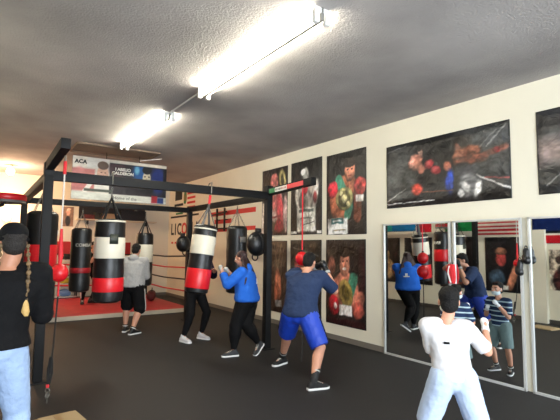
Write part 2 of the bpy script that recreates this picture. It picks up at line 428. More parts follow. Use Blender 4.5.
heavy_bag(.76, 7.0, 2.12, .74, .20, 2.45, [(0, 1, B3), (.34, .56, R3)],
          'black bag with a wide red band hanging behind the left front post', straps=M_CHAIN, text=('RIVAL', .30, .10, 1.75, M_WHITEP))
# shackles over the front beam where the two near bags hang
for x_ in (1.47, 2.93):
    mb = MB(); mb.tube([P_(x_-.012, Y0-.056, 2.47), P_(x_-.012, Y0-.058, 2.60), P_(x_, Y0-.04, 2.635), P_(x_, Y0+.04, 2.635), P_(x_-.012, Y0+.058, 2.60), P_(x_-.012, Y0+.056, 2.47)], .009)
    mb.build('beam_shackle', M_CHAIN, bpy.data.objects['steel_rig'])

# round punching targets on the posts
def round_target(x, y, z, r, sx, label):
    t = thing('round_punching_target', label, 'round punching pad', (x, y, z), 0, 'round black targets on the right posts')
    fused(MB().ell((0, 0, 0), (r, r*.8, r*1.12)), 'ball', M_BLACKV, t, voxel=.014, smooth=3)
    MB().torus((0, 0, 0), r*1.0, .012, (1, 0, .0), 36).build('seam_strap', M_BSTRAP, t)
    MB().torus((sx*r*.25, -.02, -r*1.18), .055, .012, (0, 1, 0), 20).build('pull_loop', M_BSTRAP, t)
    MB().box((-sx*.02, 0, r*1.15), (.10, .05, .10), bevel=.01).build('top_buckle', M_BSTRAP, t)
    return t
round_target(3.95, 6.36, 1.71, .19, -1, 'round black target fixed behind the right front post')
round_target(3.80, 9.24, 1.71, .165, 1, 'round black target fixed to the far right post')

# double end bags on the cantilever arms
t = thing('double_end_bag', 'round red double end bag hanging beside the left front post', 'double end bag', (.73, 5.07, 2.62))
MB().ell((0, 0, -1.26), (.088, .088, .095)).build('ball', M_REDV, t)
MB().tube([(0, 0, -.02), (0, 0, -.10)], .012).build('swivel_hook', M_CHAIN, t)
MB().tube([(0, 0, -.08), (0, 0, -.22)], .017).build('red_strap', M_REDSTRAP, t)
MB().tube([(0, 0, -.2), (-.002, 0, -.82)], .008).build('white_cord', M_WHITESTRAP, t)
MB().loft([((0, 0, -.80), (.012, 0, 0), (0, .01, 0)), ((0, 0, -.95), (.02, 0, 0), (0, .015, 0)), ((.006, 0, -1.08), (.026, 0, 0), (0, .02, 0)), ((0, 0, -1.18), (.015, 0, 0), (0, .012, 0))], 12).build('red_wrap', M_REDSTRAP, t)
MB().tube([(0, 0, -1.34), (0, 0, -1.5)], .010).build('lower_strap', M_REDSTRAP, t)
MB().tube([(0, 0, -1.48), (-.01, .05, -2.0), (-.02, .1, -2.30)], .008).build('elastic_cord', M_BSTRAP, t)
mb = MB(); mb.tube([(-.02, .10, -2.13), (-.035, .12, -2.25), (-.03, .14, -2.42)], .014); mb.tube([(-.01, .10, -2.15), (.0, .12, -2.3), (-.02, .14, -2.44)], .012)
mb.build('cord_tail', M_BSTRAP, t)
MB().box((-.035, .12, -2.43), (.03, .03, .03), bevel=.006).build('red_toggle', M_REDSTRAP, t)
MB().torus((-.03, .14, -2.48), .022, .006, (.6, .8, 0)).torus((-.03, .14, -2.53), .03, .007, (.8, -.6, 0)).tube([(-.03, .14, -2.50), (-.03, .14, -2.61)], .006).build('floor_clip', M_CHAIN, t)

t = thing('double_end_bag', 'small red double end bag on a long red strap behind the man in navy', 'double end bag', (4.0, 5.16, 2.56))
MB().box((0, 0, -.48), (.022, .006, .96), bevel=.002).build('red_strap', M_REDSTRAP, t)
MB().ell((0, 0, -1.07), (.10, .10, .105)).build('upper_ball', M_REDV, t)
MB().ell((0, 0, -1.32), (.11, .11, .12)).build('lower_ball', M_REDV, t)
MB().tube([(0, 0, -.94), (0, 0, -1.0)], .02).build('collar', M_BSTRAP, t)
MB().tube([(0, 0, -1.42), (.02, -.02, -1.8), (0, 0, -2.56)], .008).build('elastic_cord', M_BSTRAP, t)

# ============================================================ MIRRORS
def mirror(y0, y1, label):
    t = thing('wall_mirror', label, 'mirror', (XW-.03, (y0+y1)/2, 0), 0, 'tall mirror panels on the right wall')
    W = y1-y0; Hm = 2.05
    MB().box((.005, 0, Hm/2), (.012, W-.02, Hm-.02)).build('glass', M_MIRROR, t)
    MB().box((.016, 0, Hm/2), (.010, W-.02, Hm-.02)).build('backing_board', M_BASE, t)
    fr = MB()
    for s in (-1, 1): fr.box((-.002, s*(W/2-.012), Hm/2), (.03, .03, Hm), bevel=.004)
    fr.box((-.002, 0, Hm-.012), (.03, W, .024), bevel=.004); fr.box((-.002, 0, .014), (.03, W, .028), bevel=.004)
    fr.build('frame', mat('pale_mirror_frame', (206, 208, 206), .35, metal=.3), t)
mirror(3.63, 4.84, 'mirror panel farthest left, reflecting the woman in the blue hoodie')
mirror(2.66, 3.58, 'middle mirror panel reflecting the boy in the striped shirt')
mirror(1.37, 2.58, 'mirror panel at the right edge of the photo, reflecting bare cream wall')
# red wrap and black gloves hung over the mirror joints
def glove_mesh(mb, c, d, up, s, side=1):
    """boxing glove: c = wrist, d = direction to the knuckles, up = back of hand"""
    c = Vector(c); d = Vector(d).normalized(); up = Vector(up); up = (up-d*up.dot(d)).normalized(); sx = d.cross(up)*side
    R = lambda a, b, e: Matrix((a, b, e)).transposed()
    mb.cap(c-d*s*.35, c+d*s*.35, s*.40, s*.44)
    mb.ell(c+d*s*.95, (s*.56, s*.62, s*.48), R(sx, d, up)); mb.ell(c+d*s*1.15-up*s*.12, (s*.54, s*.42, s*.46), R(sx, d, up))
    mb.cap(c+sx*s*.42+d*s*.45, c+sx*s*.52+d*s*1.05-up*s*.15, s*.22, s*.20)
    return mb
t = thing('boxing_gloves', 'black gloves hung at the joint of middle and right mirror', 'boxing gloves', (XW-.07, 2.62, 1.6))
for i, (dy, dz) in enumerate(((-.035, 0), (.04, -.14))):
    fused(glove_mesh(MB(), (-.02, dy, dz+.02), (-.1, dy*2, -1), (-1, 0, 0), .085), 'glove', M_BLACKV, t, voxel=.01, smooth=2)
    MB().torus((-.02, dy, dz+.075), .03, .006, (0, 1, 0)).build('hanging_loop', M_BSTRAP, t)
t = thing('hand_wrap', 'red hand wrap draped over the joint between left and middle mirror', 'hand wrap', (XW-.06, 3.60, 1.45))
MB().loft([((0, 0, 0), (0, .05, 0), (.018, 0, 0)), ((-.01, .01, -.08), (0, .075, 0), (.03, 0, 0)), ((-.01, -.02, -.18), (0, .05, 0), (.025, 0, 0)), ((0, .0, -.26), (0, .055, 0), (.02, 0, 0))], 16).build('folded_cloth', mat('red_cloth', (206, 40, 48), .8, bump=.4, bscale=30), t)
MB().loft([((-.015, .02, -.02), (0, .012, 0), (.022, 0, 0)), ((-.03, .03, -.12), (0, .012, 0), (.022, 0, 0)), ((-.02, .0, -.25), (0, .012, 0), (.022, 0, 0))], 10).build('white_stripe', M_WHITESTRAP, t)
MB().box((.01, 0, .01), (.05, .015, .02)).build('hook', M_CHAIN, t)

# ============================================================ POSTERS ON THE RIGHT WALL
SK = (196, 128, 98); SKD = (140, 80, 56); DK = (22, 22, 24); RD = (184, 30, 40); WH = (222, 220, 214); GR = (60, 130, 104); GD = (190, 170, 110)
def poster(y0, y1, z0, z1, side, label, bg, ops, grain=.5, seed=1, name='poster', cat='poster', group='boxing posters on the right wall', wav=.012, m=None, res=90, th=.004):
    c = (XW-.002 if side == 'R' else XL+.002, (y0+y1)/2, (z0+z1)/2)
    o = printed(name, abs(y1-y0), z1-z0, wallM(side, (0, 0, 0)), bg, ops, m or M_VINYL, None, res, wav, grain, seed, th, side == 'L')
    o.location = c; tag(o, label, cat, group); return o
def brd(c=(16, 16, 16), w=.012): return [('l', 0, 0, 1, 0, w, c, .004), ('l', 0, 1, 1, 1, w, c, .004), ('l', 0, 0, 0, 1, w, c, .004), ('l', 1, 0, 1, 1, w, c, .004)]
poster(8.56, 7.55, 1.92, 3.43, 'R', 'upper row poster nearest the corner, boxer in pink and white satin', (30, 30, 34), [
    ('e', .5, .80, .16, .13, 0, (206, 120, 120), .04), ('e', .82, .80, .13, .17, 10, (170, 160, 110), .05), ('e', .82, .80, .06, .09, 10, (60, 60, 50), .05),
    ('e', .55, .45, .30, .27, 5, (206, 186, 184), .06), ('e', .75, .35, .16, .30, 15, (176, 66, 78), .08), ('e', .95, .3, .10, .3, 0, (210, 180, 180), .06),
    ('e', .45, .52, .12, .18, 20, (190, 100, 106), .08), ('e', .68, .12, .18, .11, 0, (120, 26, 44), .04), ('r', 0, 0, .28, .5, (232, 222, 214), .06),
    ('l', .25, .26, .75, .28, .02, (120, 30, 50), .03), ('r', 0, 0, 1, .035, (40, 20, 24), .02)]+brd(), seed=2)
poster(7.42, 6.41, 1.92, 3.44, 'R', 'upper row middle poster, pale boxer figure in white trunks behind the red strap', (26, 27, 28), [
    ('e', .5, .80, .10, .10, 0, (150, 150, 146), .04), ('e', .42, .84, .08, .05, 0, (220, 220, 220), .03), ('e', .5, .60, .28, .15, 0, (176, 168, 160), .07),
    ('e', .25, .50, .10, .18, 10, (200, 198, 192), .05), ('e', .80, .52, .10, .20, -10, (196, 190, 184), .05), ('e', .5, .44, .22, .16, 0, (130, 124, 118), .06),
    ('e', .5, .62, .07, .09, 0, (200, 40, 60), .05), ('e', .80, .48, .06, .08, 0, (120, 50, 54), .04),
    ('r', .22, .04, .82, .36, (216, 218, 210), .06), ('r', .28, .30, .76, .34, (90, 100, 96), .02), ('l', .35, .22, .7, .22, .012, (110, 120, 112), .02), ('l', .4, .12, .78, .17, .008, (60, 60, 60), .02),
    ('r', .0, .01, .2, .045, (220, 220, 214), .01), ('r', .86, .01, 1, .045, (220, 220, 214), .01)]+brd(), seed=3)
poster(6.27, 5.24, 1.90, 3.41, 'R', 'upper row poster of a boxer with red gloves and a round gold belt', (28, 26, 26), [
    ('e', .36, .36, .26, .26, 15, (168, 98, 70), .06), ('e', .52, .58, .30, .14, -8, (176, 108, 80), .05), ('l', .80, .52, .80, .20, .09, (120, 68, 50), .05), ('l', .24, .60, .20, .40, .09, (160, 92, 66), .05),
    ('e', .62, .76, .13, .13, 0, (190, 122, 98), .03), ('e', .62, .86, .14, .065, 0, (32, 24, 22), .03), ('e', .57, .775, .025, .012, 0, (50, 30, 26), .01), ('e', .67, .775, .025, .012, 0, (50, 30, 26), .01), ('e', .62, .70, .05, .012, 0, (130, 60, 54), .01),
    ('l', .34, .66, .46, .50, .10, (56, 122, 100), .03), ('l', .60, .34, .56, .24, .09, (56, 116, 96), .03), ('e', .48, .43, .22, .14, 15, (172, 166, 112), .02), ('e', .48, .43, .15, .10, 15, (96, 90, 52), .04), ('e', .48, .43, .08, .055, 15, (206, 198, 150), .03), ('e', .40, .50, .04, .03, 0, (206, 198, 150), .02), ('e', .57, .37, .04, .03, 0, (206, 198, 150), .02),
    ('e', .17, .56, .14, .105, 0, (190, 44, 60), .03), ('e', .86, .56, .15, .11, 0, (196, 72, 70), .03), ('r', .76, .38, .94, .46, (224, 218, 212), .02),
    ('r', .04, .0, .56, .20, (220, 222, 220), .04), ('r', .14, .13, .46, .20, (50, 100, 104), .01), ('l', .20, .165, .4, .165, .015, (190, 200, 200), .01), ('l', .2, .05, .5, .06, .010, (120, 110, 80), .01)]+brd(), seed=4)
poster(8.24, 7.55, .26, 1.80, 'R', 'lower row dark poster nearest the corner, seen behind the right post', (48, 34, 26), [
    ('e', .5, .7, .3, .3, 0, (92, 76, 62), .3), ('l', .3, .95, .6, .5, .01, (170, 160, 130), .03), ('l', .7, .95, .5, .55, .012, (160, 150, 120), .03), ('l', .85, .9, .7, .6, .01, (130, 120, 100), .03),
    ('e', .55, .38, .18, .22, 5, (196, 120, 92), .08), ('e', .45, .25, .12, .16, 0, (170, 96, 70), .06), ('r', .4, .08, .75, .17, (150, 150, 150), .03), ('e', .1, .2, .08, .1, 0, (90, 24, 24), .05)]+brd(), seed=5)
poster(7.42, 6.42, .27, 1.81, 'R', 'lower row middle dark poster hidden behind the man in the navy shirt', (24, 26, 24), [
    ('l', .1, .9, .9, .8, .012, (90, 96, 92), .03), ('e', .3, .70, .16, .14, 0, (150, 50, 50), .06), ('e', .6, .5, .26, .3, 0, (90, 60, 46), .1), ('e', .5, .2, .3, .2, 0, (110, 20, 26), .1), ('l', .1, .65, .9, .7, .01, (80, 84, 80), .03)]+brd(), seed=6)
poster(6.28, 5.26, .28, 1.81, 'R', 'lower row poster of a smiling boxer with a green and gold belt over his shoulder', (30, 24, 24), [
    ('e', .16, .68, .10, .12, 0, (150, 92, 76), .04), ('e', .92, .6, .1, .3, 0, (52, 26, 26), .08), ('e', .50, .40, .34, .22, 0, (186, 112, 92), .05), ('e', .5, .54, .16, .10, 0, (186, 116, 96), .05),
    ('e', .50, .72, .13, .155, 0, (196, 128, 104), .03), ('e', .50, .85, .14, .06, 0, (28, 20, 18), .03), ('e', .45, .745, .02, .012, 0, (30, 20, 20), .01), ('e', .56, .745, .02, .012, 0, (30, 20, 20), .01), ('e', .5, .655, .05, .015, 0, (236, 226, 220), .01), ('e', .51, .70, .02, .03, 0, (170, 100, 80), .02),
    ('l', .72, .56, .55, .25, .10, (54, 124, 100), .04), ('e', .52, .38, .17, .16, 20, (164, 140, 72), .04), ('e', .52, .38, .09, .09, 20, (90, 76, 34), .05),
    ('l', .88, .35, .8, .2, .10, (176, 104, 84), .04), ('e', .22, .22, .15, .12, 0, (170, 26, 40), .03), ('e', .26, .22, .05, .04, 0, (226, 200, 200), .02), ('r', .36, .12, .68, .24, (228, 222, 218), .03), ('e', .82, .2, .14, .10, 0, (150, 70, 60), .04), ('r', 0, 0, 1, .08, (40, 14, 18), .05)]+brd(), seed=7)
poster(4.78, 2.77, 2.30, 3.305, 'R', 'wide dark poster of two men boxing, above the left mirrors', (34, 35, 37), [
    ('r', .28, .35, .60, 1, (12, 12, 16), .15), ('r', 0, 0, .28, .75, (66, 68, 68), .15), ('r', .72, .3, 1, .95, (66, 68, 70), .2), ('r', 0, 0, 1, .12, (26, 24, 24), .05),
    ('e', .335, .80, .045, .10, 0, (150, 116, 104), .03), ('e', .33, .88, .055, .055, 0, (18, 16, 16), .03), ('e', .29, .66, .13, .13, -25, (176, 112, 96), .05), ('e', .26, .66, .07, .09, -20, (202, 140, 124), .05), ('l', .30, .68, .345, .53, .055, (190, 122, 102), .04), ('l', .34, .53, .39, .58, .045, (176, 108, 90), .03),
    ('e', .41, .60, .085, .075, 20, (132, 34, 42), .03), ('e', .405, .62, .04, .03, 20, (190, 84, 84), .04), ('e', .465, .50, .085, .07, -15, (126, 30, 38), .03), ('e', .46, .52, .04, .03, 0, (180, 74, 76), .04), ('e', .30, .25, .10, .09, 0, (186, 66, 52), .05), ('e', .56, .53, .07, .075, 0, (172, 104, 84), .04),
    ('e', .665, .83, .10, .10, 0, (22, 16, 14), .03), ('e', .64, .77, .04, .06, 0, (112, 66, 52), .03), ('e', .70, .62, .20, .15, 8, (132, 78, 58), .05), ('e', .65, .66, .09, .09, 0, (172, 108, 82), .06), ('e', .76, .68, .10, .07, 0, (168, 104, 80), .05), ('l', .66, .58, .84, .57, .055, (158, 92, 70), .04), ('l', .82, .59, .97, .66, .04, (146, 84, 68), .04), ('e', .92, .64, .05, .04, 0, (160, 40, 48), .03),
    ('e', .68, .43, .14, .12, 0, (48, 48, 52), .05), ('e', .575, .30, .07, .18, 0, (26, 48, 120), .04), ('e', .72, .22, .17, .18, 0, (96, 96, 98), .08), ('e', .70, .20, .06, .10, 30, (190, 188, 186), .05), ('e', .78, .16, .05, .12, -20, (206, 204, 202), .04), ('e', .66, .12, .05, .06, 0, (180, 178, 176), .04),
    ('l', .0, .06, .45, .07, .006, (200, 200, 200), .01), ('l', .35, .20, .6, .18, .006, (110, 64, 46), .02), ('l', .78, .35, 1, .12, .008, (214, 212, 210), .02), ('l', .84, .30, 1, .26, .006, (170, 60, 60), .02),
    ('l', .0, .1, .2, .28, .006, (180, 180, 180), .02), ('l', .85, .7, .98, .95, .006, (170, 170, 170), .03), ('l', .80, .72, .92, .90, .005, (130, 130, 130), .03), ('l', .02, .9, .2, .95, .006, (130, 130, 130), .03)]+brd(), grain=.6, seed=8, wav=.03)
poster(2.45, .45, 2.31, 3.31, 'R', 'dark wrinkled poster at the right edge of the photo above the mirrors', (50, 51, 53), [
    ('r', 0, .35, .5, .65, (110, 96, 92), .2), ('r', 0, .75, 1, 1, (26, 26, 28), .15), ('l', .05, .1, .2, .35, .006, (190, 190, 190), .02), ('e', .6, .6, .2, .25, 0, (170, 110, 90), .05), ('e', .5, .5, .08, .08, 0, (160, 40, 40), .03)]+brd(), grain=.6, seed=9, wav=.03)
# small screws / grommets are part of the sheets' look; red logo stripes painted on the wall
t = thing('wall_logo', 'large red stripes of a painted logo on the right wall behind the bags', 'wall logo', (XW, 10.0, 2.3))
def wbar(y0, y1, z0, z1, m, nm, parent, yc=10.0, zc=2.3, d=.004):
    MB().box((-d/2-.001, (y0+y1)/2-yc, (z0+z1)/2-zc), (d, abs(y1-y0), z1-z0)).build(nm, m, parent)
wbar(8.85, 11.27, 2.50, 2.62, M_REDP, 'long_red_stripe', t)
wbar(10.05, 11.05, 2.28, 2.40, M_REDP, 'short_red_stripe', t)
wbar(10.05, 11.15, 2.06, 2.17, M_REDP, 'short_red_stripe', t)
wbar(8.85, 9.35, 2.07, 2.17, M_REDP, 'short_red_stripe', t)
# black steel bracket on the wall in front of the stripes
t = thing('wall_bracket', 'black steel ladder-like bracket on the right wall before the red stripes', 'wall bracket', (XW, 10.5, 2.1))
for dy in (-.22, .22): MB().box((-.09, dy, .28), (.04, .05, .62), bevel=.005).build('upright', M_STEEL, t)
MB().box((-.09, .1, .45), (.03, .9, .035), Euler((math.radians(-4), 0, 0)), bevel=.004).build('upper_rail', M_STEEL, t)
MB().box((-.09, .05, .04), (.03, .8, .035), bevel=.004).build('lower_rail', M_STEEL, t)
for dy in (-.22, .22): MB().box((-.035, dy, .28), (.07, .03, .03)).build('wall_arm', M_STEEL, t)
# flag and lettering sign further back
t = thing('flag_sign', 'painted two-flag emblem with black lettering on the right wall near the back corner', 'wall sign', (XW, 13.2, 2.3))
def fb(y0, y1, z0, z1, m, nm='stripe', d=.004): wbar(y0, y1, z0, z1, m, nm, t, 13.2, 2.3, d)
fb(13.45, 14.05, 3.18, 3.56, M_BLACK, 'black_panel')
fb(13.35, 14.1, 2.98, 3.06, M_BLACK); fb(13.35, 13.9, 2.80, 2.86, M_GREENP); fb(13.35, 13.95, 2.70, 2.76, M_GREENP)
for k in range(4): fb(12.40, 13.02, 3.30-.15*k, 3.37-.15*k, M_REDP)
fb(12.12, 14.4, 2.60, 2.66, M_BLACK, 'long_bar')
MB().ell((-.002, 0, .93), (.004, .13, .22)).build('eagle_emblem', mat('olive_gold_print', (120, 112, 62), .6), t)
MB().ell((-.003, 0, 1.05), (.005, .07, .08)).ell((-.003, .02, .78), (.005, .1, .05)).build('emblem_detail', M_GREENP, t)
yy = [14.22, 13.95, 13.62, 13.2, 12.72, 12.24]
for ch, y in zip('LICONA', yy):
    text_mesh('letter', ch, .52, M_REDP if ch == 'O' else M_BLACK, t, wallM('R', (-.004, y-13.2, -.10)), .006, .014)
for y in (14.2, 13.9): fb(y-.08, y+.08, 1.74, 1.80, M_REDP, 'red_dash')

# ============================================================ LEFT WALL (seen in the mirrors)
PL = 'posters on the left wall seen in the mirrors'; FLG = 'flags on the left wall seen in the mirrors'
def lpost(y0, y1, z0, z1, lab, bg, ops, seed, **k): return poster(y0, y1, z0, z1, 'L', lab, bg, ops, seed=seed, group=PL, res=60, **k)
def portrait(sk=(170, 100, 78)): return [('e', .45, .62, .16, .15, 0, sk, .04), ('e', .45, .76, .16, .07, 0, (20, 16, 14), .03), ('e', .5, .3, .3, .24, 0, sk, .06), ('e', .2, .3, .12, .12, 0, RD, .03), ('e', .8, .28, .1, .12, 0, SKD, .05)]
lpost(10.05, 9.02, .62, 2.0, 'reflected dark poster at the left edge of the left mirror', (34, 32, 30), portrait((180, 150, 110)), 11)
lpost(8.84, 7.85, .62, 2.0, 'reflected dark poster behind the woman in the blue hoodie', (26, 26, 28), [('e', .5, .6, .2, .2, 0, (70, 66, 60), .1), ('e', .3, .3, .2, .1, 0, (80, 40, 34), .08)], 12)
lpost(7.6, 6.5, .62, 2.0, 'reflected dark poster behind the joint of left and middle mirror', (26, 24, 26), portrait(), 13)
lpost(6.25, 5.27, .62, 1.98, 'reflected poster of a red-faced boxer with a raised fist in the middle mirror', (22, 22, 26), [
    ('e', .42, .60, .14, .14, 0, (190, 74, 72), .03), ('e', .42, .74, .16, .07, 0, (120, 84, 66), .03), ('l', .62, .10, .86, .52, .09, (186, 122, 96), .04), ('e', .88, .60, .09, .09, 0, (176, 110, 84), .03), ('e', .30, .25, .22, .16, 0, (60, 80, 100), .05), ('r', .45, .04, .6, .12, WH, .02)]+brd(), 14)
lpost(4.72, 3.97, .76, 1.68, 'reflected poster of a crowd at the right edge of the right mirror', (190, 176, 160), [
    ('e', .3, .75, .12, .1, 0, (60, 44, 40), .04), ('e', .6, .72, .12, .12, 0, (90, 60, 50), .04), ('e', .4, .5, .16, .14, 0, (50, 34, 34), .05), ('e', .75, .45, .2, .2, 0, (214, 140, 120), .05), ('e', .25, .25, .15, .25, 0, (90, 44, 44), .05), ('e', .75, .14, .25, .12, 0, (60, 140, 120), .04), ('e', .6, .3, .1, .1, 0, (150, 60, 60), .04)], 15, grain=.8)
def flag(y0, y1, z0, z1, lab, ops, bg, nm='flag'): return poster(y0, y1, z0, z1, 'L', lab, bg, ops, grain=.08, seed=3, name=nm, cat='flag', group=FLG, wav=.02, m=M_CLOTHP, res=50)
TEAL = (20, 110, 170)
flag(9.6, 8.42, 2.20, 2.66, 'blue flag reflected at the top left of the left mirror', [('r', 0, .0, .25, 1, (40, 150, 150), .02)], TEAL)
flag(8.38, 7.86, 2.15, 2.60, 'red flag reflected at the top of the left mirror', [('r', 0, 0, .1, 1, (90, 60, 140), .01)], (186, 26, 44))
flag(7.40, 6.48, 2.15, 2.60, 'green flag reflected across the joint of left and middle mirror', [('r', .30, 0, .42, 1, (226, 222, 210), .01)], (16, 120, 62))
flag(6.46, 5.27, 2.04, 2.66, 'red and white striped flag reflected at the top of the middle mirror', [('r', 0, .0+.154*k, 1, .077+.154*k, (190, 30, 44), .008) for k in range(7)]+[('r', 0, .46, .0001, 1, (30, 40, 100), .01)], (232, 226, 212))
flag(5.06, 3.97, 1.82, 2.56, 'navy, white and red flag reflected in the right mirror', [('r', 0, 0, 1, .26, (200, 26, 40), .01), ('r', 0, .26, 1, .32, (232, 228, 216), .01), ('r', 0, .32, 1, .40, (16, 18, 24), .01)], (12, 34, 92))
t = thing('speed_bag_platform', 'red rimmed speed bag platform on the left wall at the edge of the photo', 'speed bag platform', (XL, 7.2, 2.28))
PC = (.30, 0, 0)
MB().lathe([(.25, -.02), (.265, 0), (.265, .05), (.25, .07), (.02, .075)], 40, PC).build('red_drum_rim', M_REDV, t)
MB().lathe([(.02, -.05), (.26, -.05), (.26, -.015), (.02, -.015)], 40, PC).build('board', mat('grey_board', (96, 92, 88), .6), t)
for dy in (-.18, .18): MB().tube([(.02, dy, -.22), (.04, dy, -.22), (.30, dy, -.06)], .016).build('brace', M_STEEL, t)

# ============================================================ BANNER, SHELF, BACK WALL
M_BAN = mat_vc('banner_vinyl', .5, .2, 4)
t = thing('hanging_banner', 'wide printed vinyl banner with two portraits hanging from the ceiling on rods', 'banner', (2.58, 9.9, 3.08))
BW, BH = 2.04, .92
printed('banner_sheet', BW, BH, wallM('B', (0, 0, 0)), (26, 24, 36), [
    ('r', 0, 0, .37, 1, (222, 216, 204), .01), ('r', 0, .2, .22, .72, (196, 116, 112), .05), ('e', .07, .60, .12, .14, 0, (206, 128, 124), .08), ('r', .22, .2, .37, .6, (232, 228, 220), .02),
    ('l', .13, .2, .20, .45, .05, (236, 230, 220), .02), ('r', .14, .76, .36, .98, (226, 224, 218), .01),
    ('e', .30, .62, .13, .22, 0, (222, 176, 152), .015), ('e', .30, .83, .125, .10, 0, (92, 68, 54), .02), ('e', .285, .66, .02, .012, 0, (60, 40, 34), .01), ('e', .325, .66, .02, .012, 0, (60, 40, 34), .01), ('e', .305, .48, .04, .015, 0, (180, 110, 100), .01), ('e', .305, .57, .015, .04, 0, (196, 140, 118), .02),
    ('r', .37, .17, 1, .92, (30, 22, 30), .01), ('e', .45, .78, .2, .2, 0, (64, 40, 48), .1), ('e', .70, .75, .2, .25, 0, (22, 84, 150), .15), ('e', .66, .80, .06, .10, 0, (110, 180, 214), .06), ('e', .90, .6, .2, .35, 0, (18, 40, 110), .15),
    ('e', .77, 0.615, .10, .19, 0, (206, 196, 170), .02), ('e', .77, 0.825, .115, .10, 0, (14, 14, 18), .02), ('e', .75, 0.665, .022, .018, 0, (30, 26, 24), .01), ('e', .795, 0.665, .022, .018, 0, (30, 26, 24), .01), ('e', .77, 0.485, .07, .05, 0, (60, 50, 44), .02), ('e', .77, 0.345, .18, .12, 0, (12, 12, 16), .03), ('e', .77, 0.585, .012, .04, 0, (170, 150, 124), .02),
    ('r', .12, .20, .40, .26, (60, 70, 60), .03), ('r', .96, .17, 1, .92, (14, 16, 30), .01), ('r', .37, .90, 1, .95, (20, 20, 28), .01), ('r', 0, 0, 1, .17, (216, 218, 208), .008), ('r', .37, .92, 1, 1, (216, 210, 196), .005),
    ('r', .83, .02, .90, .20, (160, 30, 44), .03), ('r', .90, .02, .97, .16, (24, 50, 110), .03), ('e', .94, .08, .03, .05, 0, (30, 60, 130), .02)], M_BAN, t, 110, .01, .12, 5)
text_mesh('banner_lettering', 'I ABELIO\nCALDERON', .088, M_WHITEP, t, wallM('B', (.015, -.022, .21)), .004, .004)
text_mesh('banner_lettering', 'ACA', .115, M_BLACK, t, wallM('B', (-.86, -.022, .34)), .004, .005)
text_mesh('banner_lettering', 'Home of the', .10, mat('dark_grey_print', (84, 84, 84), .6), t, wallM('B', (.08, -.022, -.385)), .004, .0)
for dx in (-.34, .38): MB().tube([(dx, 0, .46), (dx, 0, ZC-3.08)], .008).build('hanging_rod', M_STEEL, t)
o = MB().box((3.15, 9.7, 3.60), (.50, .03, .015), Euler((0, math.radians(-12), 0))).build('ceiling_batten', M_WHITEMETAL)
tag(o, 'short white strip sticking out above the banner below the ceiling', 'strip')
t = thing('display_ledge', 'long cream ledge with a dark back board high on the back wall', 'shelf', (3.7, YB, 2.46))
MB().box((0, -.15, -.02), (2.45, .30, .04), bevel=.004).build('board', mat('cream_board', (214, 196, 168), .6), t)
MB().box((-.12, -.015, .25), (2.05, .03, .50)).build('back_board', mat('dark_brown_board', (34, 28, 28), .6), t)
for dx in (-.9, .9): MB().box((dx, -.1, -.10), (.03, .2, .12)).build('shelf_bracket', M_STEEL, t)
it = [('storage_box', 'beige box in the middle of the back wall shelf', 'box', 3.42, .46, .17, (176, 150, 116)),
      ('storage_box', 'long black box at the right end of the back wall shelf', 'box', 4.16, .8, .30, (18, 18, 24)),
      ('storage_box', 'dark red flat box at the left end of the back wall shelf', 'box', 2.82, .30, .11, (96, 30, 26)),
      ('storage_box', 'dark olive box left of the beige box on the shelf', 'box', 3.06, .16, .2, (40, 40, 30))]
for nm, lab, cat, x, wd, hh, c in it:
    tb = thing(nm, lab, cat, (x, YB-.17, 2.465), 0, 'boxes on the back wall shelf')
    MB().box((0, 0, hh/2), (wd, .2, hh), bevel=.01).build('carton', mat('box_%d_%d' % (c[0], c[2]), c, .6), tb)
    MB().box((0, 0, hh+.004), (wd+.012, .212, .03), bevel=.006).build('lid', MC['box_%d_%d' % (c[0], c[2])], tb)
tb = thing('boxing_trophy', 'small silver cup standing on the long black box on the shelf', 'trophy', (4.25, YB-.17, 2.465+.325))
MB().lathe([(.05, 0), (.05, .02), (.015, .04), (.015, .07), (.05, .10), (.055, .14), (.045, .15)], 20).build('cup', M_CHAIN, tb)
for s in (-1, 1): MB().torus((s*.06, 0, .11), .025, .005, (0, 1, 0), 14).build('handle', M_CHAIN, tb)
o = printed('photo_print', .30, .60, wallM('B', (0, 0, 0)), (150, 120, 100), [('e', .5, .72, .18, .2, 0, (244, 186, 160), .05), ('e', .55, .86, .2, .06, 20, (240, 210, 190), .05), ('e', .5, .28, .24, .26, 0, (60, 56, 54), .06)], M_BAN, None, 60, 0, .2, 3)
o.location = (2.26, YB, 2.52); tag(o, 'small portrait picture on the back wall left of the shelf', 'picture')

# ============================================================ BOXING RING
RX0, RX1, RY0, RY1, RZ = 1.25, 4.60, 10.55, 14.12, .10
t = thing('boxing_ring', 'low boxing ring with a red canvas and four ropes in front of the back wall', 'boxing ring', ((RX0+RX1)/2, RY0, 0))
cx0 = (RX0+RX1)/2
MB().box((0, (RY1-RY0)/2, .045), (RX1-RX0, RY1-RY0, .09), bevel=.01).build('platform', mat('cream_ring_skirt', (196, 184, 164), .7), t)
MB().box((0, (RY1-RY0)/2+.03, .096), (RX1-RX0-.06, RY1-RY0-.08, .012), bevel=.003).build('canvas', mat('red_canvas', (178, 40, 50), .5, var=.15, vscale=3), t)
cs = [(RX0+.12, RY0+.15), (RX1-.06, RY0+.2), (RX0+.12, RY1-.12), (RX1-.06, RY1-.12)]
for x, y in cs:
    p = MB().seg((x-cx0, y-RY0, .09), (x-cx0, y-RY0, 1.5), .04).build('corner_post', M_STEEL, t)
ropes = [(.5, M_REDV), (.8, mat('black_rope_cover', (24, 22, 24), .5)), (1.1, M_REDV), (1.4, MC['black_rope_cover'])]
